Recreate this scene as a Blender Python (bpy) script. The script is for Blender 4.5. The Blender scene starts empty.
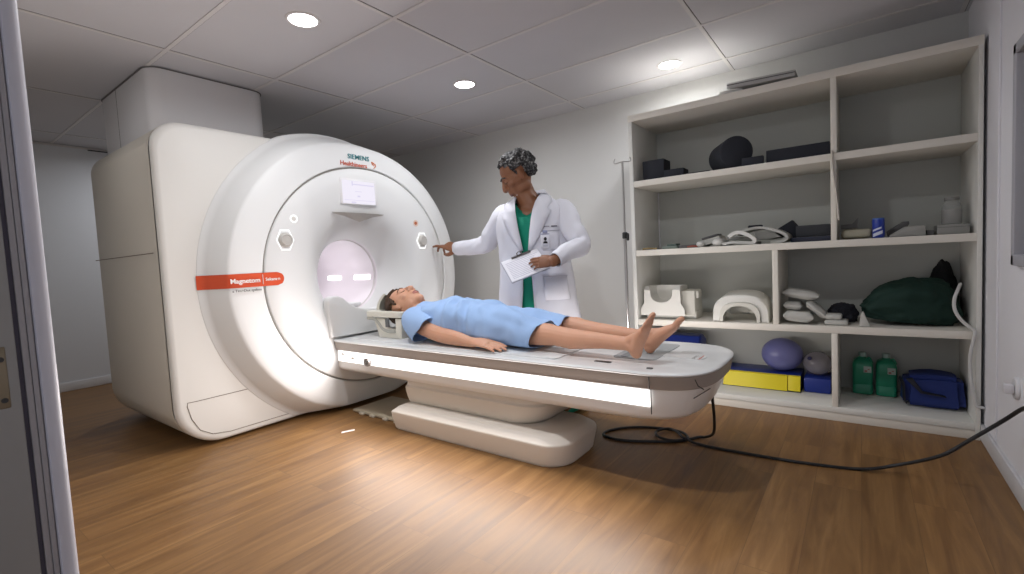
import bpy, bmesh, math, random
from math import pi, sin, cos, radians as rad
from mathutils import Vector, Matrix, noise
V = Vector
random.seed(7)
sc = bpy.context.scene
COL = sc.collection

# ------------------------------------------------------------------ materials
MATS = {}
def mat(name, col, rough=.5, metal=0, spec=.5, bump=0, bscale=60, var=0, vscale=4, emis=None, estr=0, trans=0, alpha=1, ior=1.45, coat=0, sss=0):
    if name in MATS: return MATS[name]
    m = bpy.data.materials.new(name); m.use_nodes = True
    nt = m.node_tree; b = nt.nodes['Principled BSDF']
    b.inputs['Base Color'].default_value = (*col, 1)
    b.inputs['Roughness'].default_value = rough
    b.inputs['Metallic'].default_value = metal
    b.inputs['Specular IOR Level'].default_value = spec
    b.inputs['IOR'].default_value = ior
    if coat: b.inputs['Coat Weight'].default_value = coat
    if trans: b.inputs['Transmission Weight'].default_value = trans
    if alpha < 1: b.inputs['Alpha'].default_value = alpha
    if sss:
        b.inputs['Subsurface Weight'].default_value = sss
        b.inputs['Subsurface Radius'].default_value = (.01, .004, .002)
        b.inputs['Subsurface Scale'].default_value = 1
    if emis:
        b.inputs['Emission Color'].default_value = (*emis, 1); b.inputs['Emission Strength'].default_value = estr
    tc = nt.nodes.new('ShaderNodeTexCoord')
    if var:
        n = nt.nodes.new('ShaderNodeTexNoise'); n.inputs['Scale'].default_value = vscale; n.inputs['Detail'].default_value = 5
        nt.links.new(tc.outputs['Object'], n.inputs['Vector'])
        r = nt.nodes.new('ShaderNodeMapRange'); r.inputs['To Min'].default_value = 1-var; r.inputs['To Max'].default_value = 1+var
        nt.links.new(n.outputs['Fac'], r.inputs['Value'])
        mx = nt.nodes.new('ShaderNodeMix'); mx.data_type = 'RGBA'; mx.blend_type = 'MULTIPLY'; mx.inputs[0].default_value = 1
        mx.inputs[6].default_value = (*col, 1); nt.links.new(r.outputs[0], mx.inputs[7])
        nt.links.new(mx.outputs[2], b.inputs['Base Color'])
    if bump:
        n2 = nt.nodes.new('ShaderNodeTexNoise'); n2.inputs['Scale'].default_value = bscale; n2.inputs['Detail'].default_value = 4
        nt.links.new(tc.outputs['Object'], n2.inputs['Vector'])
        bp = nt.nodes.new('ShaderNodeBump'); bp.inputs['Strength'].default_value = bump; bp.inputs['Distance'].default_value = .01
        nt.links.new(n2.outputs['Fac'], bp.inputs['Height']); nt.links.new(bp.outputs[0], b.inputs['Normal'])
    MATS[name] = m
    return m

def emit(name, col, s):
    if name in MATS: return MATS[name]
    m = bpy.data.materials.new(name); m.use_nodes = True
    nt = m.node_tree; nt.nodes.clear()
    e = nt.nodes.new('ShaderNodeEmission'); o = nt.nodes.new('ShaderNodeOutputMaterial')
    e.inputs[0].default_value = (*col, 1); e.inputs[1].default_value = s
    nt.links.new(e.outputs[0], o.inputs[0]); MATS[name] = m
    return m

# ------------------------------------------------------------------ mesh helpers (all add to a bmesh)
def BM(): return bmesh.new()

def loft(bm, rings, cap0=True, cap1=True, closed=True):
    vs = [[bm.verts.new(p) for p in r] for r in rings]
    n = len(vs[0])
    for a, b in zip(vs, vs[1:]):
        for i in range(n if closed else n-1):
            j = (i+1) % n
            try: bm.faces.new((a[i], a[j], b[j], b[i]))
            except ValueError: pass
    if cap0: bm.faces.new(vs[0][::-1])
    if cap1: bm.faces.new(vs[-1])
    return vs

def box(bm, c, s, bev=0, rot=None, seg=2):
    t = BM()
    bmesh.ops.create_cube(t, size=1)
    bmesh.ops.scale(t, vec=s, verts=t.verts)
    if bev:
        bmesh.ops.bevel(t, geom=t.edges[:]+t.verts[:], offset=min(bev, min(s)*.49), segments=seg, profile=.5, affect='EDGES')
    if rot is not None: bmesh.ops.rotate(t, verts=t.verts, cent=(0, 0, 0), matrix=rot)
    bmesh.ops.translate(t, verts=t.verts, vec=c)
    join(bm, t)

def box2(bm, x0, x1, y0, y1, z0, z1, bev=0, seg=2):
    box(bm, ((x0+x1)/2, (y0+y1)/2, (z0+z1)/2), (abs(x1-x0), abs(y1-y0), abs(z1-z0)), bev, None, seg)

def join(bm, t):
    me = bpy.data.meshes.new('tmp'); t.to_mesh(me); bm.from_mesh(me); bpy.data.meshes.remove(me); t.free()

def xform(bm, m, start=0):
    bm.verts.ensure_lookup_table()
    for v in bm.verts[start:]: v.co = m @ v.co

def frames(path):
    ts = []
    for i in range(len(path)):
        a = path[max(0, i-1)]; b = path[min(len(path)-1, i+1)]
        ts.append((b-a).normalized())
    up = V((0, 0, 1)) if abs(ts[0].z) < .9 else V((0, 1, 0))
    n = (up - ts[0]*up.dot(ts[0])).normalized(); out = []
    for t in ts:
        n = (n - t*n.dot(t)).normalized(); out.append((t, n, t.cross(n)))
    return out

def tube(bm, path, r, n=10, cap=True, dome=False):
    """r: number, list of numbers, or list of (rn, rb) along the frame normal / binormal."""
    path = [V(p) for p in path]; fr = frames(path)
    rs = r if isinstance(r, (list, tuple)) else [r]*len(path)
    rings = []
    def ring(p, N, B, a, b): return [p + N*cos(2*pi*k/n)*a + B*sin(2*pi*k/n)*b for k in range(n)]
    for i, (p, (t, N, B)) in enumerate(zip(path, fr)):
        a, b = rs[i] if isinstance(rs[i], (tuple, list)) else (rs[i], rs[i])
        if dome and i == 0:
            for q in (.15, .5, .85): rings.append(ring(p - t*min(a, b)*math.sqrt(1-q*q), N, B, a*q, b*q))
        rings.append(ring(p, N, B, a, b))
        if dome and i == len(path)-1:
            for q in (.85, .5, .15): rings.append(ring(p + t*min(a, b)*math.sqrt(1-q*q), N, B, a*q, b*q))
    loft(bm, rings, cap, cap)

def spline(pts, k=8, closed=False):
    """Catmull-Rom through pts."""
    P = [V(p) for p in pts]; n = len(P); out = []
    for i in range(n if closed else n-1):
        p0 = P[(i-1) % n] if closed or i > 0 else P[0]*2-P[1]
        p1, p2 = P[i], P[(i+1) % n]
        p3 = P[(i+2) % n] if closed or i+2 < n else P[-1]*2-P[-2]
        for j in range(k):
            t = j/k
            out.append(.5*((2*p1)+(p2-p0)*t+(2*p0-5*p1+4*p2-p3)*t*t+(3*p1-p0-3*p2+p3)*t**3))
    if not closed: out.append(P[-1].copy())
    return out

def lathe(bm, prof, origin, axis='X', n=64, cap0=False, cap1=False):
    """prof: (r, h) along the axis."""
    rings = []
    o = V(origin)
    for r, h in prof:
        R = []
        for k in range(n):
            a = 2*pi*k/n
            if axis == 'X': R.append(o + V((h, r*cos(a), r*sin(a))))
            elif axis == 'Y': R.append(o + V((r*cos(a), h, r*sin(a))))
            else: R.append(o + V((r*cos(a), r*sin(a), h)))
        rings.append(R)
    loft(bm, rings, cap0, cap1)

def ellipsoid(bm, c, r, rot=None, u=20, v=12):
    t = BM(); bmesh.ops.create_uvsphere(t, u_segments=u, v_segments=v, radius=1)
    bmesh.ops.scale(t, vec=r, verts=t.verts)
    if rot is not None: bmesh.ops.rotate(t, verts=t.verts, cent=(0, 0, 0), matrix=rot)
    bmesh.ops.translate(t, verts=t.verts, vec=c); join(bm, t)

def prism(bm, pts, axis, a, b, bev=0, seg=2):
    """extrude a 2-D polygon along an axis. axis 'X': pts are (y,z); 'Y': (x,z); 'Z': (x,y)."""
    t = BM()
    def P(p, h):
        return {'X': (h, p[0], p[1]), 'Y': (p[0], h, p[1]), 'Z': (p[0], p[1], h)}[axis]
    lo = [t.verts.new(P(p, a)) for p in pts]; hi = [t.verts.new(P(p, b)) for p in pts]
    n = len(pts)
    f0 = t.faces.new(lo[::-1]); f1 = t.faces.new(hi)
    for i in range(n): t.faces.new((lo[i], lo[(i+1) % n], hi[(i+1) % n], hi[i]))
    bmesh.ops.recalc_face_normals(t, faces=t.faces)
    if bev:
        es = [e for e in t.edges if (e.verts[0] in lo) == (e.verts[1] in lo)]
        bmesh.ops.bevel(t, geom=es, offset=bev, segments=seg, profile=.5, affect='EDGES')
    join(bm, t)

def arc(cx, cy, r, a0, a1, n=8):
    return [(cx+r*cos(rad(a0+(a1-a0)*i/n)), cy+r*sin(rad(a0+(a1-a0)*i/n))) for i in range(n+1)]

def rrect(x0, x1, y0, y1, r, n=8):
    rs = r if isinstance(r, (list, tuple)) else [r]*4   # corners: x1y1, x0y1, x0y0, x1y0
    return (arc(x1-rs[0], y1-rs[0], rs[0], 0, 90, n)+arc(x0+rs[1], y1-rs[1], rs[1], 90, 180, n) +
            arc(x0+rs[2], y0+rs[2], rs[2], 180, 270, n)+arc(x1-rs[3], y0+rs[3], rs[3], 270, 360, n))

def wrinkle(bm, amp, scale, seed=0, start=0):
    bm.normal_update(); o = V((seed*3.1, seed*7.7, seed*1.3))
    d = [(v, v.normal.copy()*(noise.fractal(v.co*scale+o, 1, 2, 3))*amp) for v in list(bm.verts)[start:]]
    for v, q in d: v.co += q

# ------------------------------------------------------------------ object helpers
def obj(name, bm, m, parent=None, smooth=True, angle=40):
    bmesh.ops.remove_doubles(bm, verts=bm.verts, dist=1e-6)
    bmesh.ops.recalc_face_normals(bm, faces=bm.faces)
    me = bpy.data.meshes.new(name); bm.to_mesh(me); bm.free()
    if m is not None:
        for x in (m if isinstance(m, (list, tuple)) else [m]): me.materials.append(x)
    if smooth:
        for p in me.polygons: p.use_smooth = True
        try: me.set_sharp_from_angle(angle=rad(angle))
        except Exception: pass
    o = bpy.data.objects.new(name, me); COL.objects.link(o)
    if parent is not None: attach(o, parent)
    return o

def attach(o, parent):
    o.parent = parent
    mw = Matrix.Identity(4); p = parent; chain = []
    while p is not None: chain.append(p); p = p.parent
    for p in reversed(chain): mw = mw @ p.matrix_parent_inverse @ p.matrix_basis
    o.matrix_parent_inverse = mw.inverted()

def tag(o, label=None, cat=None, group=None, kind=None):
    if label: o['label'] = label
    if cat: o['category'] = cat
    if group: o['group'] = group
    if kind: o['kind'] = kind
    return o

def thing(name, loc, label, cat, group=None):
    o = bpy.data.objects.new(name, None); COL.objects.link(o); o.location = loc; o.empty_display_size = .1
    return tag(o, label, cat, group)

def struct(name, bm, m, parent=None, **k):
    o = obj(name, bm, m, parent, **k)
    if parent is None: o['kind'] = 'structure'
    return o

def text(name, s, size, m, matrix, parent=None, depth=.0008, spacing=1, shear=0, bold=0, align='LEFT'):
    cu = bpy.data.curves.new('lettering', 'FONT'); cu.body = s; cu.size = size; cu.extrude = depth; cu.space_character = spacing
    cu.shear = shear; cu.offset = bold; cu.align_x = align; cu.resolution_u = 3
    t = bpy.data.objects.new('lettering_tmp', cu); COL.objects.link(t)
    bpy.context.view_layer.update()
    me = bpy.data.meshes.new_from_object(t.evaluated_get(bpy.context.evaluated_depsgraph_get()))
    bpy.data.objects.remove(t); bpy.data.curves.remove(cu)
    me.transform(matrix); me.materials.clear(); me.materials.append(m); me.name = name
    o = bpy.data.objects.new(name, me); COL.objects.link(o)
    if parent is not None: attach(o, parent)
    return o

def bake(o, mods):
    """apply modifiers given as (type, {props})."""
    for t, pr in mods:
        md = o.modifiers.new(t.lower(), t)
        for k, v in pr.items(): setattr(md, k, v)
    bpy.context.view_layer.update()
    dg = bpy.context.evaluated_depsgraph_get()
    me = bpy.data.meshes.new_from_object(o.evaluated_get(dg))
    old = o.data; o.modifiers.clear(); nm = old.name; o.data = me; bpy.data.meshes.remove(old); me.name = nm
    return o
# ------------------------------------------------------------------ room shell
XL, XR, YB, YF, ZC = -6.20, .515, 3.92, .158, 2.38
def floor_material():
    m = bpy.data.materials.new('wood_plank_floor'); m.use_nodes = True
    nt = m.node_tree; N = nt.nodes.new; L = nt.links.new; b = nt.nodes['Principled BSDF']
    tc = N('ShaderNodeTexCoord')
    mp = N('ShaderNodeMapping'); mp.inputs['Rotation'].default_value = (0, 0, rad(90))
    L(tc.outputs['Object'], mp.inputs['Vector'])
    br = N('ShaderNodeTexBrick'); br.offset = .37; br.offset_frequency = 2; br.squash = 1
    br.inputs['Scale'].default_value = 1; br.inputs['Brick Width'].default_value = 1.22; br.inputs['Row Height'].default_value = .17
    br.inputs['Mortar Size'].default_value = .0012; br.inputs['Mortar Smooth'].default_value = .4; br.inputs['Bias'].default_value = 0
    br.inputs['Color1'].default_value = (0, 0, 0, 1); br.inputs['Color2'].default_value = (1, 1, 1, 1); br.inputs['Mortar'].default_value = (.5, .5, .5, 1)
    L(mp.outputs[0], br.inputs['Vector'])
    # grain: stretched noise along the plank, shifted per plank
    sc_ = N('ShaderNodeMapping'); sc_.inputs['Scale'].default_value = (.9, 10, 1)
    ad = N('ShaderNodeVectorMath'); ad.operation = 'ADD'
    L(mp.outputs[0], ad.inputs[0]); mul = N('ShaderNodeVectorMath'); mul.operation = 'SCALE'; mul.inputs['Scale'].default_value = 7.3
    L(br.outputs['Color'], mul.inputs[0]); L(mul.outputs[0], ad.inputs[1]); L(ad.outputs[0], sc_.inputs['Vector'])
    n1 = N('ShaderNodeTexNoise'); n1.inputs['Scale'].default_value = 1.6; n1.inputs['Detail'].default_value = 7; n1.inputs['Roughness'].default_value = .62; n1.inputs['Distortion'].default_value = .9
    L(sc_.outputs[0], n1.inputs['Vector'])
    cr = N('ShaderNodeValToRGB'); e = cr.color_ramp.elements
    e[0].position = .28; e[0].color = (.135, .064, .022, 1); e[1].position = .74; e[1].color = (.30, .165, .062, 1)
    e2 = cr.color_ramp.elements.new(.52); e2.color = (.212, .109, .038, 1)
    L(n1.outputs['Fac'], cr.inputs[0])
    pv = N('ShaderNodeMapRange'); pv.inputs['To Min'].default_value = .90; pv.inputs['To Max'].default_value = 1.08
    L(br.outputs['Color'], pv.inputs['Value'])
    mx = N('ShaderNodeMix'); mx.data_type = 'RGBA'; mx.blend_type = 'MULTIPLY'; mx.inputs[0].default_value = 1
    L(cr.outputs[0], mx.inputs[6]); L(pv.outputs[0], mx.inputs[7])
    mo = N('ShaderNodeMix'); mo.data_type = 'RGBA'; mo.inputs[7].default_value = (.08, .045, .02, 1)
    mf = N('ShaderNodeMath'); mf.operation = 'MULTIPLY'; mf.inputs[1].default_value = .55
    L(br.outputs['Fac'], mf.inputs[0]); L(mf.outputs[0], mo.inputs[0]); L(mx.outputs[2], mo.inputs[6]); L(mo.outputs[2], b.inputs['Base Color'])
    rr = N('ShaderNodeMapRange'); rr.inputs['To Min'].default_value = .36; rr.inputs['To Max'].default_value = .52
    L(n1.outputs['Fac'], rr.inputs['Value']); L(rr.outputs[0], b.inputs['Roughness'])
    bp = N('ShaderNodeBump'); bp.inputs['Strength'].default_value = .08; bp.inputs['Distance'].default_value = .004
    L(n1.outputs['Fac'], bp.inputs['Height']); L(bp.outputs[0], b.inputs['Normal'])
    b.inputs['Specular IOR Level'].default_value = .4
    return m

M_wall = mat('wall_paint', (.60, .60, .585), .75, bump=.03, bscale=180, var=.03, vscale=2)
M_ceil = mat('ceiling_tile', (.55, .545, .57), .85, bump=.05, bscale=90, var=.03, vscale=3)
M_grid = mat('ceiling_grid_white', (.62, .60, .60), .6)
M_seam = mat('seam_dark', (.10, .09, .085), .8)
M_trimw = mat('trim_white', (.66, .66, .68), .45)
M_wallr = mat('wall_paint_right', (.78, .78, .82), .6, bump=.03, bscale=120, var=.03, vscale=2)

b = BM(); box2(b, XL-.1, XR+.1, -1.2, YB+.1, -.1, 0); struct('floor', b, floor_material(), smooth=False)
b = BM(); box2(b, XL-.1, XR+.1, -1.2, YB+.1, ZC, ZC+.1); struct('ceiling', b, M_ceil, smooth=False)
b = BM(); box2(b, XL-.1, XR+.1, YB, YB+.1, 0, ZC); struct('wall_back', b, M_wall, smooth=False)
b = BM(); box2(b, XL-.1, XL, -1.2, YB, 0, ZC); struct('wall_left', b, mat('wall_paint_left', (.66, .68, .72), .75, var=.03, vscale=2), smooth=False)
# right wall with the window opening
wy0, wy1, wz0, wz1 = 1.55, 2.765, .94, 1.815
b = BM()
box2(b, XR, XR+.1, -1.2, YB, 0, wz0); box2(b, XR, XR+.1, -1.2, YB, wz1, ZC)
box2(b, XR, XR+.1, wy1, YB, wz0, wz1); box2(b, XR, XR+.1, -1.2, wy0, wz0, wz1)
struct('wall_right', b, M_wallr, smooth=False)
b = BM()
fw = .045
for (y0, y1, z0, z1) in ((wy0, wy1, wz1-fw, wz1), (wy0, wy1, wz0, wz0+fw), (wy1-fw, wy1, wz0, wz1), (wy0, wy0+fw, wz0, wz1)):
    box2(b, XR-.022, XR+.06, y0, y1, z0, z1, .006)
w = struct('window_1', b, mat('window_frame_grey', (.42, .42, .46), .45))
b = BM(); box2(b, XR+.02, XR+.028, wy0+fw, wy1-fw, wz0+fw, wz1-fw); obj('window_pane', b, mat('window_glass', (.75, .8, .82), .05, trans=1, ior=1.45), w)
b = BM(); box2(b, XR+.1, XR+.102, wy0-.05, wy1+.05, wz0-.05, wz1+.05)
obj('window_blind', b, mat('blind_grey', (.22, .22, .24), .7), w)
# front wall with the doorway the picture is taken through
dx0, dx1, dz = -1.02, .44, 2.12
b = BM(); box2(b, XL-.1, dx0-.02, YF-.16, YF, 0, ZC); box2(b, dx0-.02, XR+.1, YF-.16, YF, dz, ZC); box2(b, dx1, XR, YF-.16, YF, 0, dz)
struct('wall_front', b, M_wall, smooth=False)
d = thing('door_1', (dx0, YF, 0), None, None); d['kind'] = 'structure'
M_jamb = mat('door_jamb_grey', (.24, .24, .235), .5, var=.08, vscale=3)
M_case = mat('door_casing_white', (.50, .50, .55), .4, var=.04, vscale=2)
b = BM(); prism(b, [(dx0-.06, YF-.0135), (dx0-.004, YF-.0135), (dx0-.001, YF-.012), (dx0, YF-.009), (dx0, YF), (dx0-.003, YF+.005), (dx0-.01, YF+.008), (dx0-.06, YF+.008)], 'Z', 0, dz)
obj('door_casing', b, M_case, d)
b = BM(); box2(b, dx0-.05, dx0-.004, YF-.021, YF-.0145, 0, dz, .001); box2(b, dx0-.05, dx0-.006, YF-.029, YF-.0215, 0, dz, .001)
obj('door_stop', b, mat('door_stop_grey', (.30, .29, .30), .5), d)
b = BM(); box2(b, dx0-.05, dx0-.012, YF-.035, YF-.029, 0, dz)
obj('door_seal', b, mat('door_seal_dark', (.10, .095, .13), .7), d)
b = BM(); box2(b, dx0-.05, dx0-.004, YF-.20, YF-.035, 0, dz, .001); obj('door_jamb', b, M_jamb, d)
sp_bm = BM(); box2(sp_bm, dx0-.006, dx0-.002, YF-.10, YF-.0465, .885, .977, .002)
spl = obj('strike_plate', sp_bm, mat('brass_dull', (.20, .17, .12), .45, .7), d)
for z in (.897, .958):
    b = BM(); lathe(b, [(.001, .0005), (.0014, .001), (.0035, .001), (.004, 0)], (dx0-.002, YF-.0525, z), 'X', 16, True); obj('screw', b, mat('screw_dark', (.05, .05, .05), .4, .6), spl)

def skirting(name, x0, x1, y0, y1):
    b = BM(); box2(b, x0, x1, y0, y1, 0, .085, .004); struct(name, b, M_trimw)
skirting('baseboard_left', XL, XL+.014, -1, YB)
skirting('baseboard_right', XR-.014, XR, .3, 3.485)
skirting('baseboard_back', XL+.014, -1.42, YB-.014, YB)
# ceiling grid: bars under the tiles
b = BM()
gx = [-5.75, -4.50, -3.247, -2.003, -.757, .485]
gy = [1.127, 1.765, 2.36, 3.005, 3.64]
for x in gx: box2(b, x-.011, x+.011, YF, YB, ZC-.004, ZC+.001)
for y in gy: box2(b, XL, XR, y-.011, y+.011, ZC-.0042, ZC+.001)
g = struct('ceiling_grid', b, M_grid, smooth=False)
b = BM()  # dark strips paint a shadow along one side of each bar
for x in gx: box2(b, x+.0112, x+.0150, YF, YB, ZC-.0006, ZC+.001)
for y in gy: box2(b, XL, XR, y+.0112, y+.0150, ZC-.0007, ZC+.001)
obj('grid_painted_shadow', b, M_seam, g, smooth=False)
b = BM(); box2(b, XL, XL+.012, .3, YB, ZC-.02, ZC-.0045); struct('trim_1', b, M_grid, smooth=False)
b = BM(); box2(b, XR-.008, XR, 3.085, 3.10, .1, ZC-.02, .002); struct('trim_2', b, M_wallr)

# ------------------------------------------------------------------ lights
DL = [(-2.36, 1.46), (-2.365, 2.735), (-1.08, 3.46), (-1.10, 1.46), (-3.61, .45), (-5.4, 1.95)]  # last two are unseen, added to brighten the left end of the room
DLAB = ['round recessed ceiling downlight nearest the top of the scanner', 'round recessed ceiling downlight above the doctor in the white coat',
        'round recessed ceiling downlight beside the back wall, over the top of the shelves', 'round recessed ceiling downlight over the open floor in front of the table', 'unseen ceiling downlight added to brighten the near side of the scanner', 'hidden ceiling downlight added behind the scanner to brighten the far left wall']
DP = [9, 9, 6, 11.5, .8, 9]
for (x, y), lb, pw in zip(DL, DLAB, DP):
    t = thing('downlight', (x, y, ZC), lb, 'ceiling light', 'recessed downlights in the tiled ceiling')
    b = BM(); lathe(b, [(.070, -.001), (.072, -.006), (.084, -.006), (.088, 0)], (x, y, ZC), 'Z', 40)
    obj('bezel', b, M_grid, t)
    b = BM(); lathe(b, [(.001, -.004), (.071, -.004)], (x, y, ZC), 'Z', 40, True); obj('diffuser', b, emit('downlight_glow', (1, .98, 1), 14), t)
    l = bpy.data.lights.new('downlight_lamp', 'AREA'); l.shape = 'DISK'; l.size = .12; l.energy = pw; l.color = (.965, .975, 1); l.spread = rad(170)
    lo = bpy.data.objects.new('downlight_lamp', l); COL.objects.link(lo); lo.location = (x, y, ZC-.012); attach(lo, t)

# ------------------------------------------------------------------ world, camera
wd = bpy.data.worlds.new('corridor'); sc.world = wd; wd.use_nodes = True
wd.node_tree.nodes['Background'].inputs[0].default_value = (.85, .88, 1, 1); wd.node_tree.nodes['Background'].inputs[1].default_value = .55
cam = bpy.data.cameras.new('camera'); co = bpy.data.objects.new('camera', cam); COL.objects.link(co)
cam.sensor_width = 36; cam.lens = 473.0*36/1024; cam.clip_start = .02
yaw, pitch, roll = rad(36.46617912), rad(3.46299278), rad(-2.86654015)
f_ = V((-sin(yaw)*cos(pitch), cos(yaw)*cos(pitch), -sin(pitch))); r_ = V((cos(yaw), sin(yaw), 0)); u_ = r_.cross(f_)
r2 = r_*cos(roll)+u_*sin(roll); u2 = -r_*sin(roll)+u_*cos(roll)
R = Matrix((r2, u2, -f_)).transposed().to_4x4(); R.translation = V((0, 0, 1.07)); co.matrix_world = R
sc.camera = co
sc.view_settings.view_transform = 'Standard'; sc.view_settings.look = 'None'; sc.view_settings.gamma = 1; sc.view_settings.exposure = .16
sc.view_settings.use_curve_mapping = False
# ------------------------------------------------------------------ MRI scanner
YC, ZM = 2.315, 1.0
M_shell = mat('scanner_white_shaded', (.56, .525, .465), .5)  # housing and cover are one white; this copy paints the shaded tone
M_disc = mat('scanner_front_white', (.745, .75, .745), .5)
M_band = mat('scanner_band_grey', (.66, .64, .60), .45)
M_red = mat('stripe_red', (.62, .075, .02), .45)
M_white = mat('letter_white', (.85, .82, .80), .5)
scn = thing('mri_scanner', (-3.9, YC, 0), 'large white scanner with a round front, red stripe and lit bore', 'medical scanner')

def housing_ring(x, ins, yl=1.02, yr=3.20, z0=.016, z1=1.978):
    p = rrect(yl+ins, yr-ins, z0+ins*.6, z1-ins, [.62, .15, .24, .3], 10)
    out = []
    for y, z in p:
        k = max(0, 1-((z-1.02)/.95)**2)
        if y < YC-.9: y -= .036*k
        out.append(V((x, y, z)))
    return out
b = BM()
loft(b, [housing_ring(-4.63, .16), housing_ring(-4.625, .11), housing_ring(-4.60, .06), housing_ring(-4.55, .02), housing_ring(-4.48, 0), housing_ring(-3.318, 0), housing_ring(-3.313, .004)], True, False)
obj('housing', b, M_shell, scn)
b = BM()
loft(b, [housing_ring(-3.29, .009), housing_ring(-3.32, .009)], False, False)
obj('cover_seam', b, M_seam, scn)
# front cover: rim + flat annulus around the round front
b = BM()
outer = housing_ring(-3.296, .003)
def toward(p, r, x):
    d = V((0, p.y-YC, p.z-ZM)); L = d.length; d /= L
    return V((x, YC, ZM)) + d*min(r, L*.985)
rings = [outer, housing_ring(-3.285, 0), housing_ring(-3.268, .003), housing_ring(-3.256, .014), housing_ring(-3.25, .035)]
rings.append([toward(p, 1.11, -3.25) for p in rings[-1]])
loft(b, rings, False, False)
obj('front_cover', b, mat('scanner_white_lit', (.71, .695, .66), .5), scn)  # same white as the housing, painted lighter where light falls
# hairline seams
b = BM()
tube(b, [(-4.5, .993, 1.205), (-4.0, .9925, 1.205), (-3.32, .9925, 1.205)], .0028, 6)
k = [(-3.2485, 1.70, .30), (-3.2485, 1.12, .30), (-3.2485, 1.072, .302), (-3.2485, 1.068, .28), (-3.2485, 1.085, .2), (-3.2485, 1.125, .12), (-3.2485, 1.19, .075), (-3.2485, 1.29, .058), (-3.2485, 2.0, .058)]
obj('panel_seam', b, mat('seam_brown', (.20, .17, .14), .8), scn)
b = BM(); tube(b, k, .0022, 6)
obj('panel_seam', b, mat('seam_brown', (.20, .17, .14), .8), scn)
# round front
prof = [(1.150, -3.26), (1.142, -3.246), (1.125, -3.236), (1.108, -3.222), (1.102, -3.212), (1.092, -3.195), (1.03, -3.112), (1.022, -3.104), (1.010, -3.099), (.97, -3.091), (.90, -3.084), (.828, -3.080), (.823, -3.084), (.822, -3.10)]
def cut_floor(t, z=.035):
    r = bmesh.ops.bisect_plane(t, geom=t.verts[:]+t.edges[:]+t.faces[:], plane_co=(0, 0, z), plane_no=(0, 0, 1), clear_inner=True)
    es = [e for e in r['geom_cut'] if isinstance(e, bmesh.types.BMEdge)]
    # cap the cut between the rim and the housing
    vs = {}
    for e in es:
        for v in e.verts: vs[v] = 1
    vs = sorted(vs, key=lambda v: v.co.y)
    if len(vs) > 2:
        lo = [v.co.copy() for v in vs]
        half = [p for p in lo]
        top = sorted(half, key=lambda p: p.y)
        pts = top + [V((-3.26, top[-1].y, z)), V((-3.26, top[0].y, z))]
        try: t.faces.new([t.verts.new(p) for p in pts])
        except Exception: pass
b = BM(); lathe(b, prof, (0, YC, ZM), 'X', 160)
for v in b.verts:   # the foot of the ring flares only where it meets the wide side of the housing
    d = V((0, v.co.y-YC, v.co.z-ZM)); q = d.length; t_ = max(0, min(1, (-d.y/q+.05)/.55))
    lim = 1.042+(1.145-1.042)*t_
    if q > .95: v.co = V((v.co.x, YC, ZM)) + d/q*(.95+(q-.95)*(lim-.95)/.20)
cut_floor(b)
# drop anything that would stand out past the housing's right side
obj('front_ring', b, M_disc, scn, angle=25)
b = BM(); lathe(b, [(.826, -3.098), (.808, -3.098)], (0, YC, ZM), 'X', 128); obj('ring_groove', b, mat('groove_grey', (.35, .33, .30), .8), scn)
prof = [(.810, -3.10), (.809, -3.083), (.804, -3.079), (.70, -3.076), (.62, -3.078), (.55, -3.086), (.49, -3.104), (.435, -3.135), (.39, -3.18), (.352, -3.235), (.322, -3.295), (.300, -3.345), (.292, -3.37)]
b = BM(); lathe(b, prof, (0, YC, ZM), 'X', 128); obj('front_panel', b, M_disc, scn, angle=60)
b = BM(); lathe(b, [(.292, -3.37), (.290, -3.40), (.290, -4.56), (.001, -4.56)], (0, YC, ZM), 'X', 96); obj('bore', b, mat('bore_lilac_white', (.80, .76, .79), .4), scn, angle=60)
b = BM(); lathe(b, [(.287, -3.395), (.2905, -3.399), (.2905, -3.405), (.287, -3.409)], (0, YC, ZM), 'X', 96); obj('bore_rim', b, M_band, scn)
def bore_patch(x0, x1, z0, z1, r):
    b = BM(); rows = []
    for z in (z0, z1):
        y = YC+math.sqrt(r*r-(z-ZM)**2); rows.append([V((x0, y, z)), V((x1, y, z))])
    loft(b, rows, False, False, False); return b
for x0, x1 in ((-4.10, -3.895), (-3.69, -3.465)):
    obj('bore_lamp', bore_patch(x0, x1, .952, .985, .286), emit('bore_lamp_glow', (1, .98, 1), 9), scn, smooth=False)
b = BM(); box2(b, -4.5, -3.42, YC-.15, YC+.15, .735, .765, .01); obj('bore_track', b, M_disc, scn)
l = bpy.data.lights.new('bore_lamp_light', 'AREA'); l.shape = 'RECTANGLE'; l.size = .6; l.size_y = .06; l.energy = 1.5; l.color = (1, .95, .99)
lo = bpy.data.objects.new('bore_lamp_light', l); COL.objects.link(lo); lo.location = (-3.85, YC, ZM+.27); attach(lo, scn)

FX = -3.0765   # just in front of the front panel
TX = Matrix(((0, 0, 1, 0), (1, 0, 0, 0), (0, 1, 0, 0), (0, 0, 0, 1)))   # lettering plane facing +X, reading along +Y
def on_face(y, z, x=-3.0795): return Matrix.Translation((x, y, z)) @ TX
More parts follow.
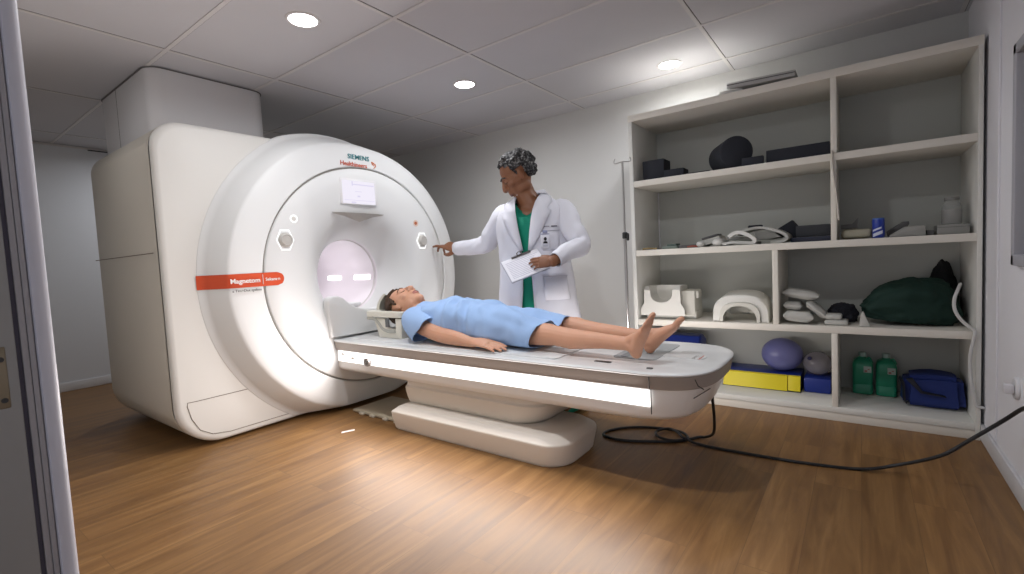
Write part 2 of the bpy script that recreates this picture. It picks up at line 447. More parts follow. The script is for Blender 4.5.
# screen
b = BM(); box2(b, -3.085, -3.0745, 2.10, 2.425, 1.535, 1.728, .004); s_ = obj('screen', b, mat('screen_bezel_white', (.78, .77, .78), .3), scn)
b = BM(); box2(b, -3.0748, -3.0738, 2.117, 2.408, 1.542, 1.713); obj('display', b, emit('display_glow', (.93, .89, 1), .86), s_, smooth=False)
b = BM(); box2(b, -3.0738, -3.0734, 2.20, 2.40, 1.682, 1.690); box2(b, -3.0738, -3.0734, 2.20, 2.21, 1.675, 1.708)
box2(b, -3.0738, -3.0734, 2.13, 2.40, 1.566, 1.569); box2(b, -3.0738, -3.0734, 2.19, 2.23, 1.546, 1.556); box2(b, -3.0738, -3.0734, 2.245, 2.27, 1.592, 1.604); box2(b, -3.0738, -3.0734, 2.225, 2.285, 1.632, 1.636)
obj('display_menu', b, emit('display_lines', (.66, .62, .78), 1.0), s_, smooth=False)
# grip lip below the screen, its grey paints the shade of the underside
b = BM()
up = [V((-3.079, 2.02, 1.468)), V((-3.045, 2.10, 1.468)), V((-3.025, 2.25, 1.466)), V((-3.045, 2.40, 1.468)), V((-3.079, 2.485, 1.468))]
dn = [V((-3.082, 2.03, 1.462)), V((-3.081, 2.12, 1.446)), V((-3.082, 2.25, 1.405)), V((-3.081, 2.38, 1.446)), V((-3.082, 2.475, 1.462))]
tp = [V((-3.079, p.y, 1.472)) for p in up]
loft(b, [tp, up, dn], False, False, False)
obj('grip_lip', b, mat('lip_shade_grey', (.50, .48, .45), .5), scn, smooth=False)
# controls
def hexring(y, z, r, w, x=FX-.002):
    b = BM(); rings = []
    for rr, h in ((r, x-.004), (r, x+.003), (r-w, x+.003), (r-w, x-.004)):
        rings.append([V((h, y+rr*cos(pi/3*k)*.86, z+rr*sin(pi/3*k)*1.12)) for k in range(6)])
    loft(b, rings, False, False); return b
for y, z in ((1.657, 1.267), (2.881, 1.262)):
    x = -3.079
    obj('control_ring', hexring(y, z, .072, .012, x), emit('control_ring_glow', (1, 1, 1), 1.1), scn, smooth=False)
    b = BM(); lathe(b, [(.048, -.004), (.048, .01), (.044, .02), (.034, .026), (.030, .022), (.001, .023)], (x, y, z), 'X', 32); obj('control_knob', b, mat('knob_grey', (.50, .48, .45), .4), scn)
for y, z, m, mc in ((1.727, 1.41, emit('control_ring_glow', (1, 1, 1), 1.1), M_band), (2.818, 1.412, mat('button_ring_peach', (.75, .58, .48), .5), mat('button_orange', (.45, .12, .04), .5))):
    b = BM(); lathe(b, [(.028, -.003), (.028, .003), (.017, .003), (.016, -.003)], (-3.078, y, z), 'X', 28); r_o = obj('button_ring', b, m, scn)
    b = BM(); lathe(b, [(.0155, -.003), (.014, .003), (.001, .004)], (-3.078, y, z), 'X', 24); obj('button', b, mc, scn)
# red stripe, follows the round front
def surf_x(r):
    P = [(.55, -3.076), (.80, -3.078), (.828, -3.080), (.90, -3.084), (.97, -3.091), (1.010, -3.099), (1.022, -3.104), (1.03, -3.112), (1.092, -3.195), (1.102, -3.212), (1.108, -3.222), (1.125, -3.236), (1.142, -3.246), (1.16, -3.25)]
    for (a, x), (c, z) in zip(P, P[1:]):
        if a <= r <= c: return x+(z-x)*(r-a)/(c-a)
    return P[0][1] if r < P[0][0] else P[-1][1]
def strip(z0, z1, y0, y1, off=.003, n=60, round_end=True):
    b = BM(); rows = []
    ys = [y0+(y1-y0)*i/n for i in range(n+1)]; zm = (z0+z1)/2; h = (z1-z0)/2
    for j in range(9):
        fz = -1+2*j/8; row = []
        for y in ys:
            z = zm+fz*h
            if round_end: yy = min(y, y1-h+h*math.sqrt(max(0, 1-fz*fz)))
            else: yy = y
            row.append(V((surf_x(math.hypot(yy-YC, z-ZM))+off, yy, z)))
        rows.append(row)
    loft(b, rows, False, False, False); return b
obj('red_stripe', strip(.972, 1.058, 1.172, 1.628), M_red, scn)
b = BM(); box2(b, -3.0775, -3.0728, 1.489, 1.491, .985, 1.047); obj('stripe_divider', b, M_white, scn, smooth=False)
text('stripe_lettering', 'Magnetom', .041, M_white, Matrix.Translation((-3.0805, 1.296, 1.000)) @ Matrix.Rotation(rad(-3.5), 4, 'Z') @ TX, scn, .0025, 1.0, 0, .0006)
text('stripe_lettering', 'Sekara\u00b7n', .028, M_white, on_face(1.505, 1.006, -3.0732), scn, .0008, 1, 0, .0004)
text('model_lettering', 'a Tim+Dot syslem', .023, mat('letter_grey', (.25, .24, .23), .6), Matrix.Translation((-3.0835, 1.305, .946)) @ Matrix.Rotation(rad(-3.5), 4, 'Z') @ TX, scn, .0025)
text('brand_lettering', 'SIEMENS', .050, mat('letter_teal', (.02, .22, .25), .5), on_face(2.187, 1.878, -3.0815), scn, .002, 1.04, 0, .0004)
text('brand_lettering', 'Healthineers', .046, mat('letter_red', (.55, .09, .04), .5), on_face(2.118, 1.823, -3.0795), scn, .002, 1.0, 0, .0005)
b = BM()
for dy, dz, r in ((.405, 1.872, .007), (.42, 1.868, .0065), (.432, 1.860, .006), (.436, 1.849, .0055), (.43, 1.839, .005), (.419, 1.831, .0045), (.408, 1.858, .0055), (.418, 1.852, .0045)):
    lathe(b, [(.0005, .002), (r, .002), (r, -.002)], (-3.0805, 2.0+dy, dz), 'X', 12)
obj('brand_dots', b, mat('letter_orange', (.60, .16, .05), .5), scn)
# collar at the bottom of the bore that the table docks to
pts = [(1.93, .56), (1.93, .80)]+arc(1.975, .815, .045, 180, 90, 5)+[(2.015, .858), (2.05, .842), (2.085, .812), (2.125, .782), (2.18, .757), (2.25, .742), (YC, .736)]
pts = pts+[(2*YC-y, z) for y, z in reversed(pts[:-1])]
b = BM(); prism(b, pts, 'X', -3.14, -3.06, .012, 3); obj('docking_collar', b, M_disc, scn)
# ceiling duct over the housing
dt = thing('boxed_duct', (-4.0, 1.46, 1.97), 'pale grey boxed duct rising from the scanner to the ceiling', 'duct')
b = BM()
R0 = rrect(-4.54, -3.535, 1.113, 1.835, .09, 8)
loft(b, [[V((x, y, z)) for x, y in R0] for z in (1.965, 2.2, ZC-.0045)])
obj('duct_box', b, mat('duct_grey', (.64, .63, .64), .5), dt)
b = BM(); box2(b, -4.155, -4.15, 1.1122, 1.116, 1.97, ZC-.006); obj('duct_seam', b, M_seam, dt, smooth=False)
b = BM(); loft(b, [[V((x, y, z)) for x, y in rrect(-4.548, -3.527, 1.105, 1.843, .1, 8)] for z in (ZC-.010, ZC-.0046)]); obj('duct_collar', b, mat('collar_dark', (.16, .15, .15), .7), dt)
b = BM(); box2(b, XL+.001, XL+.02, 1.39, 1.56, ZC-.03, ZC-.021, .002); tag(obj('ceiling_vent', b, mat('vent_dark', (.03, .03, .035), .7)), 'thin dark vent slot high on the far left wall behind the scanner', 'vent')
# ------------------------------------------------------------------ patient table
TY0, TY1, TXL, TXR, TZ = 1.955, 2.722, -3.072, -.50, .545
TC = (TY0+TY1)/2
tab = thing('patient_table', (-1.8, TC, 0), 'white patient table with taupe edge and LED-lit side bands docked to the scanner', 'medical table')
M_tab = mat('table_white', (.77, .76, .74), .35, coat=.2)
M_deck = mat('table_deck_white', (.74, .75, .75), .32, coat=.2)
M_taupe = mat('table_taupe', (.32, .28, .25), .45)
def outline(ins=0, xl=TXL, xr=TXR, r=.24, end=0):
    """plan outline: square at the scanner end, superelliptic at the foot end"""
    y0, y1, x1 = TY0+ins, TY1-ins, xr-ins-end
    out = [(xl, y0)]
    hw = (y1-y0)/2; L = .36
    for i in range(41):
        a = -pi/2+pi*i/40
        e = .62
        cx = abs(cos(a))**e; sy = math.copysign(abs(sin(a))**e, sin(a))
        out.append((x1-L+L*cx, TC+hw*sy))
    out.append((xl, y1))
    return out
def slab(levels, xl=TXL, xr=TXR, taper=0):
    b = BM(); loft(b, [[V((x, y, z)) for x, y in outline(i, xl, xr, .24, max(0, (.470-z)*taper))] for z, i in levels]); return b
obj('table_top', slab([(.530, .006), (.535, .001), (.540, .001), (.545, .006), (.5462, .02), (.5445, .05)]), M_deck, tab)
obj('edge_band', slab([(.470, .018), (.474, .013), (.5295, .004)]), M_taupe, tab)
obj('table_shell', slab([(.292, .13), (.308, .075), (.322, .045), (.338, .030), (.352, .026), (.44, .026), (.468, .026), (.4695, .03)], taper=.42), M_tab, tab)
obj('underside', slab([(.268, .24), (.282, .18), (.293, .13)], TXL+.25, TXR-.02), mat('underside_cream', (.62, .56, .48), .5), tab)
# shell bands lit by the side LED strips, their brightness painted as emission
for nm, y, s in (('lit_shell_band', TY0+.024, -1), ('lit_shell_band', TY1-.024, 1)):
    b = BM()
    loft(b, [[V((x, y+s*o, z)) for x in (-3.06, -.742)] for z, o in ((.390, 0), (.394, .004), (.462, .004), (.466, 0))], False, False, False)
    obj(nm, b, emit('lit_shell_glow', (1, .95, .93), 2.2), tab, smooth=False)
    l = bpy.data.lights.new('side_lamp_light', 'AREA'); l.shape = 'RECTANGLE'; l.size = 2.24; l.size_y = .03; l.energy = 26 if s < 0 else 9; l.color = (1, .93, .90)
    lo = bpy.data.objects.new('side_lamp_light', l); COL.objects.link(lo)
    lo.location = (-1.863, y+s*.012, .445); lo.rotation_euler = (rad(90)*(1 if s > 0 else -1), 0, 0); attach(lo, tab)
for P_ in ([(-.738, TY0+.0225, .36), (-.738, TY0+.0225, .47)], [(-.738, TY0+.0045, .475), (-.738, TY0+.0025, .53)],
           [(-.556, 2.000, .528), (-.548, 2.012, .50), (-.535, 2.047, .478)], [(-.574, 2.037, .437), (-.535, 2.152, .455)]):
    b = BM(); tube(b, P_, .0022, 6); obj('seam', b, mat('seam_black', (.03, .03, .03), .7), tab)
# knob + sockets on the scanner end of the lit side
b = BM(); lathe(b, [(.001, -.014), (.029, -.014), (.034, -.006), (.034, .004)], (-2.715, TY0+.018, .415), 'Y', 28); k_ = obj('release_knob', b, mat('knob_taupe', (.30, .27, .25), .4), tab)
b = BM(); lathe(b, [(.001, -.017), (.018, -.017), (.018, -.012)], (-2.711, TY0+.018, .415), 'Y', 20); obj('knob_cap', b, mat('cap_dark', (.12, .11, .10), .4), k_)
b = BM(); box2(b, -3.00, -2.965, TY0+.010, TY0+.022, .435, .46, .004); obj('socket', b, mat('socket_grey', (.55, .52, .48), .5), tab)
b = BM(); box2(b, -2.895, -2.865, TY0+.010, TY0+.022, .415, .437, .004); obj('socket', b, MATS['socket_grey'], tab)
# inset deck details
def deck(x0, x1, y0, y1, m, z=.5462, nm='deck_inset', h=.002):
    b = BM(); prism(b, rrect(x0, x1, y0, y1, min(.03, (y1-y0)*.4, (x1-x0)*.4), 4), 'Z', z-.004, z+h, 0); return obj(nm, b, m, tab)
deck(-1.02, -.80, 2.20, 2.63, mat('foot_plate_grey', (.36, .38, .39), .4), .5455)
deck(-.985, -.945, 2.22, 2.61, mat('foot_slot_dark', (.22, .23, .24), .5), .5475)
deck(-.80, -.60, 2.30, 2.42, M_deck, .5453)
deck(-1.06, -.97, 2.075, 2.10, mat('grip_slot_dark', (.05, .05, .05), .5), .5458, 'grip_slot', .001)
deck(-.78, -.752, 2.035, 2.06, mat('badge_dark', (.10, .10, .10), .5), .5458, 'badge', .0015)
deck(-2.98, -1.25, 2.03, 2.66, mat('mattress_white', (.72, .73, .73), .6), .548, 'mattress', .004)
RZ = Matrix.Rotation(rad(90), 4, 'Z')
text('deck_lettering', 'SIEMENS', .022, mat('letter_grey', (.25, .24, .23), .6), Matrix.Translation((-.64, 2.30, .5472)) @ RZ, tab, .0004)
text('deck_lettering', 'Healthineers', .018, mat('letter_red', (.55, .09, .04), .5), Matrix.Translation((-.615, 2.30, .5472)) @ RZ, tab, .0004)
# pedestal: hull under the table, then the foot on the floor
b = BM()
def ped(z, ins, xr): return [V((x, y, z)) for x, y in rrect(-2.42+ins*.3, xr-.055, 2.03+ins, 2.66-ins, [.16, .02, .02, .16], 8)]
loft(b, [ped(.135, .075, -1.46), ped(.150, .035, -1.38), ped(.168, .018, -1.345), ped(.20, .008, -1.315), ped(.24, 0, -1.29), ped(.268, -.002, -1.275), ped(.278, .012, -1.28), ped(.33, .02, -1.25)], True, True)
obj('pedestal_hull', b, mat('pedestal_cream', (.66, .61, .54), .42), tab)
b = BM()
def foot(z, ins): return [V((x, y, z)) for x, y in rrect(-2.475+ins, -1.165-ins, 1.925+ins, 2.43-ins, [.14, .015, .015, .14], 8)]
loft(b, [foot(.0, .036), foot(.006, .034), foot(.012, .028), foot(.105, .012), foot(.116, .012), foot(.122, .014), foot(.148, .046), foot(.153, .056), foot(.156, .075)])
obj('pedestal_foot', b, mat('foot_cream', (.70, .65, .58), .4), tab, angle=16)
b = BM(); box2(b, -3.02, -2.45, 2.035, 2.40, .004, .022, .004); fp = obj('floor_plate', b, mat('floor_plate_tan', (.40, .35, .26), .5), tab)
b = BM()
for x in (-2.9, -2.78, -2.64, -2.52):
    b = BM(); box2(b, x-.025, x+.025, 2.018, 2.038, 0, .018, .004); obj('plate_clip', b, mat('clip_tan', (.50, .45, .36), .5), fp)
# small bright mark on the floor by the plate
b = BM(); prism(b, [(-2.72, 1.74), (-2.70, 1.725), (-2.665, 1.80), (-2.685, 1.815)], 'Z', 0, .0012); tag(obj('floor_tape', b, M_white), 'small scrap of white tape on the floor by the table foot plate', 'tape')

# ------------------------------------------------------------------ head coil under the patient's head
coil = thing('head_coil', (-2.68, 2.34, .55), 'cream plastic head coil cradling the head of the man lying down', 'head rest')
M_coil = mat('coil_cream', (.68, .66, .58), .45); M_coilg = mat('coil_grey', (.40, .40, .36), .5)
b = BM()
prism(b, [(-2.78, .5535), (-2.54, .5535), (-2.535, .66), (-2.54, .692), (-2.60, .692), (-2.60, .615), (-2.67, .615), (-2.70, .65), (-2.715, .692), (-2.84, .692), (-2.83, .675), (-2.80, .60)], 'Y', 2.135, 2.165, .006)
prism(b, [(-2.78, .5535), (-2.54, .5535), (-2.535, .66), (-2.54, .692), (-2.60, .692), (-2.60, .615), (-2.67, .615), (-2.70, .65), (-2.715, .692), (-2.84, .692), (-2.83, .675), (-2.80, .60)], 'Y', 2.515, 2.545, .006)
box2(b, -2.76, -2.548, 2.16, 2.52, .5535, .595, .01)
obj('coil_base', b, M_coil, coil)
b = BM(); tube(b, spline([(-2.90, 2.131, .690), (-2.82, 2.131, .684), (-2.775, 2.131, .655), (-2.735, 2.131, .618), (-2.68, 2.131, .603), (-2.60, 2.131, .605)], 6), [(.012, .006)]*31, 8); obj('coil_bracket', b, M_coilg, coil)
b = BM(); box2(b, -2.70, -2.665, 2.128, 2.14, .63, .69, .003); obj('coil_latch', b, mat('latch_dark', (.12, .13, .13), .5), coil)
b = BM()   # rim tray: U round the head
o_ = rrect(-2.93, -2.535, 2.125, 2.555, [.03, .12, .05, .03], 8); i_ = rrect(-2.885, -2.54, 2.185, 2.495, [.01, .10, .10, .01], 8)
ring = [[V((x, y, z)) for x, y in q] for q, z in ((o_, .700), (o_, .728), ([(x*.985-.015*2.66, y*.985+.015*2.34) for x, y in o_], .738), (i_, .738), (i_, .700), (o_, .700))]
loft(b, ring, False, False); obj('coil_rim', b, M_coil, coil)
b = BM()   # hood behind the crown: part of a bowl
def hood(rx, ry, rz):
    rows = []
    for i in range(13):
        th = rad(100+118*i/12)   # plan angle around the back
        rows.append([V((-2.735+rx*cos(th)*sin(rad(44+46*j/10)), 2.34+ry*sin(th)*sin(rad(44+46*j/10)), .732+rz*cos(rad(44+46*j/10))*(.62+.38*abs(sin(th))))) for j in range(11)])
    return rows
A, B_ = hood(.205, .205, .205), hood(.186, .186, .190)
loft(b, A, False, False, False); loft(b, B_, False, False, False)
for k in (0, 10): loft(b, [[r[k] for r in A], [r[k] for r in B_]], False, False, False)
for k in (0, 12): loft(b, [A[k], B_[k]], False, False, False)
obj('coil_hood', b, M_coil, coil)
b = BM(); tube(b, [V((-2.735+.207*cos(rad(a))*sin(rad(e)), 2.34+.207*sin(rad(a))*sin(rad(e)), .734+.206*cos(rad(e))*(.62+.38*abs(sin(rad(a)))))) for a, e in [(210-1.5*i, 84-3.2*i) for i in range(12)]], .005, 8); obj('hood_slot', b, M_coilg, coil)
b = BM(); ellipsoid(b, (-2.70, 2.34, .599), (.10, .12, .007)); obj('head_pad', b, mat('pad_cream', (.55, .52, .44), .8), coil)

# ------------------------------------------------------------------ cable and wall socket
pts = [(-.598, 2.44, .338), (-.598, 2.45, .30), (-.605, 2.50, .20), (-.64, 2.62, .08), (-.70, 2.70, .02), (-.742, 2.71, .008), (-.813, 2.61, .007), (-.955, 2.52, .007), (-1.105, 2.463, .007), (-1.215, 2.48, .007), (-1.225, 2.56, .007), (-1.15, 2.66, .007), (-1.03, 2.73, .007), (-.90, 2.75, .007), (-.83, 2.73, .007), (-.79, 2.66, .007), (-.84, 2.575, .016), (-.92, 2.575, .019), (-.965, 2.65, .019), (-.92, 2.73, .019), (-.86, 2.70, .019), (-.80, 2.63, .019), (-.70, 2.60, .010), (-.507, 2.601, .008), (-.242, 2.615, .008), (-.006, 2.665, .009), (.13, 2.70, .045), (.27, 2.647, .137), (.36, 2.63, .23), (.45, 2.60, .335), (.485, 2.52, .41), (.495, 2.42, .45), (.500, 2.36, .455)]
b = BM(); tube(b, spline(pts, 6), .0075, 8); tag(obj('power_cable', b, mat('cable_black', (.015, .015, .017), .45)), 'black cable looping on the floor from the table end up to the right wall', 'cable')
so = thing('wall_socket', (XR, 2.735, .43), 'white round wall socket with plug on the right wall', 'socket')
b = BM(); lathe(b, [(.001, -.012), (.040, -.012), (.046, -.006), (.046, 0)], (XR, 2.735, .437), 'X', 32); obj('socket_plate', b, M_trimw, so)
b = BM(); box2(b, XR-.045, XR-.012, 2.715, 2.755, .415, .455, .008); obj('plug', b, mat('plug_white', (.68, .67, .70), .4), so)
# ------------------------------------------------------------------ open shelf unit along the back wall
SF, SB, SX0, SX1 = 3.36, 3.875, -1.362, .500
Z1, Z2, Z3, Z4, ZT = 1.585, 1.0815, .572, .086, 2.058     # upper faces of the boards
th_ = .042
shelf = thing('shelf_unit', (-.43, 3.62, 0), 'tall cream open shelf unit filling the back wall on the right', 'shelves')
M_sh = mat('shelf_cream', (.70, .70, .66), .5, var=.03, vscale=3)
M_edge = mat('shelf_edge_cream', (.72, .69, .62), .5, var=.03, vscale=3)
M_back = mat('shelf_back_grey', (.47, .485, .455), .6, bump=.04, bscale=200, var=.03, vscale=3)
b = BM(); box2(b, SX0, SX0+.03, SF, YB-.002, 0, ZT, .002); obj('side_panel', b, M_sh, shelf)
b = BM(); box2(b, SX1-.02, SX1, SF, YB-.002, 0, ZT, .002); obj('side_panel', b, M_sh, shelf)
b = BM(); box2(b, SX0, SX1, SF-.002, YB-.002, ZT-.045, ZT+.002, .002); obj('top_panel', b, M_edge, shelf)
b = BM(); box2(b, SX0+.03, SX1-.02, SB, SB+.015, .06, ZT-.045); obj('back_panel', b, M_back, shelf)
for z in (Z1, Z2, Z3):
    b = BM(); box2(b, SX0+.03, SX1-.02, SF+.002, SB, z-th_, z, .002); obj('shelf_board', b, M_edge, shelf)
b = BM(); box2(b, SX0+.03, SX1-.02, SF+.002, SB, Z4-.036, Z4, .002); obj('bottom_board', b, M_sh, shelf)
b = BM(); box2(b, SX0+.03, SX1-.02, SF+.008, SF+.028, 0, Z4-.038, .001); obj('plinth', b, M_edge, shelf)
for x0, x1, z0, z1 in ((-.137, -.107, Z1, ZT-.045), (-.139, -.111, Z2, Z1-th_), (-.447, -.415, Z3, Z2-th_), (-.141, -.111, Z4, Z3-th_)):
    b = BM(); box2(b, x0, x1, SF+.003, SB, z0, z1, .002); obj('divider', b, M_edge, shelf)
b = BM(); box2(b, -1.331, -1.322, 3.862, 3.875, Z2+.015, Z1-th_); obj('corner_strip', b, M_trimw, shelf)

M_foam = mat('foam_charcoal', (.022, .025, .034), .85, bump=.1, bscale=150)
M_foam2 = mat('foam_dark_grey', (.045, .048, .055), .85, bump=.1, bscale=150)
M_padg = mat('pad_light_grey', (.45, .45, .42), .7, bump=.1, bscale=60)
M_padw = mat('pad_white', (.66, .66, .63), .7, bump=.08, bscale=50)
M_padd = mat('pad_dark_grey', (.12, .12, .12), .75, bump=.1, bscale=60)
M_navy = mat('vinyl_navy', (.008, .025, .20), .4, bump=.05, bscale=60)
E = .001
def single(name, bm, m, label, cat, group=None, **k): return tag(obj(name, bm, m, **k), label, cat, group)
# --- top of the unit
b = BM(); box(b, (-.50, 3.45, ZT+.044), (.385, .15, .040), .008, Matrix.Rotation(rad(2.2), 3, 'Y'))
t = single('rolled_poster', b, mat('case_grey', (.42, .42, .41), .6), 'flat grey case lying on top of the shelf unit', 'case')
b = BM(); box(b, (-.50, 3.374, ZT+.048), (.38, .004, .005), .001, Matrix.Rotation(rad(2.2), 3, 'Y')); obj('case_seam', b, M_padd, t)
t.name = 'flat_case'
b = BM(); prism(b, [(-.735, 3.365), (-.64, 3.368), (-.60, 3.40), (-.62, 3.52), (-.72, 3.52), (-.745, 3.42)], 'Z', ZT+.0025, ZT+.026, .005, 3); wrinkle(b, .003, 30, 3)
single('folded_cloth', b, M_padw, 'crumpled white scrap beside the grey case on top of the shelf unit', 'cloth')
# --- first row
def foam(name, x0, x1, y0, y1, z0, z1, lab, m=None, bev=.005, cat='foam block', group=None):
    b = BM(); box2(b, x0, x1, y0, y1, z0+E, z1, bev); return single(name, b, m or M_foam, lab, cat, group)
foam('foam_block', -1.285, -1.128, 3.42, 3.57, Z1, 1.729, 'tall charcoal foam block at the left end of the top shelf')
foam('foam_block', -1.123, -.985, 3.40, 3.52, Z1, 1.64, 'low charcoal foam block standing in front of the taller block on the top shelf')
foam('foam_sheet', -.975, -.82, 3.42, 3.62, Z1, 1.600, 'thin dark foam sheet lying flat left of the foam roll', M_foam2, .003, 'foam sheet')
b = BM(); lathe(b, [(.012, .004), (.094, 0), (.102, .006), (.103, .02), (.103, .26), (.098, .268), (.001, .268)], (0, 0, 0), 'Y', 40, True)
xform(b, Matrix.Translation((-.645, 3.405, Z1+E+.104)) @ Matrix.Rotation(rad(29), 4, 'Z'))
single('foam_roll', b, M_foam, 'thick round charcoal foam bolster roll on the top shelf', 'foam roll')
foam('foam_block', -.612, -.487, 3.375, 3.40, Z1, 1.637, 'small low charcoal block in front of the round foam roll')
foam('foam_bar', -.477, -.142, 3.41, 3.58, Z1, 1.667, 'long charcoal foam bar on the top shelf against the upright divider', cat='foam bar')
# --- second row: straps and pads
def band(pts, th, y0, y1, m, name, lab, cat, group=None, k=6):
    """a strap seen from its edge: a thick polyline in x-z, extruded along y"""
    P = spline([(x, 0, z) for x, z in pts], k); up, dn = [], []
    for i, p in enumerate(P):
        t = (P[min(i+1, len(P)-1)]-P[max(i-1, 0)]).normalized(); n = V((-t.z, 0, t.x))
        up.append(p+n*th/2); dn.append(p-n*th/2)
    b = BM(); loft(b, [[V((q.x, y, q.z)) for q in up+dn[::-1]] for y in (y0, y0+.004, y1-.004, y1)])
    return single(name, b, m, lab, cat, group)
t = band([(-.895, Z2+.022), (-.86, Z2+.032), (-.80, Z2+.045), (-.765, Z2+.055)], .036, 3.42, 3.60, M_padg, 'strap_pad', 'grey strap pad with two white rolled ends at the left of the heap of pads', 'strap pad')
for x, z, r in ((-.888, Z2+.021, .020), (-.775, Z2+.027, .026)):
    b = BM(); tube(b, [(x, 3.405, z), (x, 3.60, z)], [(r, r*1.35), (r, r*1.35)], 14, True, True); obj('rolled_end', b, M_padw, t)
b = BM(); box(b, (-.835, 3.50, Z2+.068), (.11, .12, .014), .005, Matrix.Rotation(rad(-14), 3, 'Y')); obj('dark_face', b, M_padd, t)
t = band([(-.745, Z2+.012), (-.69, Z2+.020), (-.62, Z2+.016), (-.545, Z2+.010)], .016, 3.40, 3.62, M_padw, 'strap_pad', 'long flat white-edged pad lying under the arched pad', 'strap pad')
b = BM(); box(b, (-.645, 3.52, Z2+.043), (.16, .16, .024), .008, Matrix.Rotation(rad(5), 3, 'Y')); obj('grey_face', b, mat('pad_mid_grey', (.25, .25, .23), .75), t)
t = band([(-.665, Z2+.072), (-.60, Z2+.098), (-.52, Z2+.105), (-.44, Z2+.085), (-.385, Z2+.055), (-.372, Z2+.028), (-.40, Z2+.012), (-.46, Z2+.009)], .017, 3.42, 3.66, M_padg, 'strap_pad', 'pale pad bent in an arch on top of the heap, its end curled under', 'strap pad')
b = BM(); prism(b, [(-.56, Z2+.088), (-.44, Z2+.07), (-.405, Z2+.04), (-.48, Z2+.028), (-.545, Z2+.03)], 'Y', 3.44, 3.66, .004); obj('grey_face', b, MATS['pad_mid_grey'], t)
t = band([(-.70, Z2+.058), (-.66, Z2+.082), (-.62, Z2+.080), (-.575, Z2+.058), (-.545, Z2+.03), (-.555, Z2+.012)], .022, 3.366, 3.395, M_padw, 'strap_pad', 'short white strap hanging over the front of the heap of pads', 'strap pad')
b = BM(); box(b, (-.575, 3.60, Z2+.120), (.085, .07, .022), .008); single('foam_wedge', b, M_foam, 'small black piece peeking over the top of the arched pad', 'foam piece')
b = BM(); prism(b, [(-.455, Z2+.096), (-.368, Z2+.150), (-.335, Z2+.105), (-.362, Z2+E), (-.43, Z2+.05)], 'Y', 3.675, 3.80, .004); single('foam_wedge', b, M_foam, 'dark pointed foam wedge standing behind the arched pad', 'foam wedge')
foam('foam_bar', -.335, -.15, 3.56, 3.68, Z2+.033, Z2+.105, 'dark grey foam bar lying on navy pad, right of pointed wedge', M_foam2, cat='foam bar')
foam('flat_pad', -.36, -.145, 3.50, 3.70, Z2, Z2+.031, 'flat navy pad under the dark grey foam bar', mat('pad_navy_grey', (.03, .035, .06), .7), .006, 'pad')
b = BM(); box2(b, -1.17, -1.06, 3.46, 3.58, Z2+E, Z2+.020, .004); t = single('flat_pad', b, mat('pad_green_grey', (.22, .27, .24), .7), 'thin green-grey pad lying alone near the left of the second shelf', 'pad')
b = BM(); box2(b, -1.14, -1.07, 3.47, 3.56, Z2+.0205, Z2+.036, .004); single('flat_pad', b, mat('pad_green_dark', (.12, .16, .14), .7), 'small darker green pad on top of the thin green-grey pad', 'pad')
foam('flat_pad', -1.05, -.935, 3.45, 3.60, Z2, Z2+.022, 'thin black pad next to the green-grey pads on the second shelf', M_padd, .004, 'pad')
b = BM(); tube(b, spline([(-1.30, 3.42, Z2+.008), (-1.26, 3.41, Z2+.012), (-1.23, 3.44, Z2+.008), (-1.20, 3.42, Z2+.007)], 5), .0065, 8, True, True); single('earplug_cord', b, mat('cord_ochre', (.40, .30, .14), .7), 'short ochre cord end in the left corner of the second shelf', 'cord')
b = BM(); tube(b, spline([(-.97, 3.40, Z2+.007), (-.94, 3.395, Z2+.010), (-.91, 3.40, Z2+.007)], 5), .006, 8, True, True); single('earplug_cord', b, mat('cord_red', (.35, .10, .07), .7), 'short reddish cord end in front of the white rolled strap', 'cord')
# right half of the second row
b = BM(); box(b, (-.018, 3.52, Z2+.032), (.145, .18, .055), .022, None, 3); wrinkle(b, .008, 9, 2); single('sand_pad', b, mat('pad_beige', (.40, .38, .29), .75), 'soft beige pad on the second shelf right of the divider', 'pad')
b = BM(); prism(b, [(-.095, Z2+.062), (-.095, Z2+.090), (-.04, Z2+.092), (-.008, Z2+.130), (-.012, Z2+.066)], 'Y', 3.50, 3.53, .003); single('foam_fin', b, M_padd, 'dark fin-shaped piece lying on the soft beige pad', 'foam piece')
can = thing('spray_can', (.083, 3.43, Z2), 'bright blue can standing on the second shelf', 'can')
b = BM(); lathe(b, [(.001, 0), (.027, 0), (.029, .003), (.029, .100), (.027, .104), (.027, .107)], (.083, 3.43, Z2+E), 'Z', 32); obj('can_body', b, mat('can_blue', (.01, .035, .30), .3, coat=.3), can)
b = BM(); lathe(b, [(.0275, .104), (.0285, .108), (.026, .112), (.024, .109), (.001, .109)], (.083, 3.43, Z2+E), 'Z', 32); obj('can_lid', b, mat('can_lid_blue', (.06, .14, .42), .35), can)
b = BM()
def canlab(z0, z1, a0, a1):
    rows = [[V((.083+.0295*cos(rad(a)), 3.43+.0295*sin(rad(a)), Z2+z+s*(a-a0)*.0002)) for a in range(a0, a1+1, 8)] for z, s in ((z0, 1), (z1, 1))]
    loft(b, rows, False, False, False)
canlab(.036, .046, 210, 298); canlab(.006, .024, 214, 310); obj('can_label', b, mat('can_label_white', (.62, .66, .78), .5), can)
b = BM(); prism(b, [(.135, Z2+E), (.125, Z2+.035), (.20, Z2+.088), (.225, Z2+.088), (.228, Z2+.074), (.19, Z2+E)], 'Y', 3.56, 3.68, .004); single('foam_wedge', b, M_padd, 'dark wedge leaning behind the blue can', 'foam wedge')
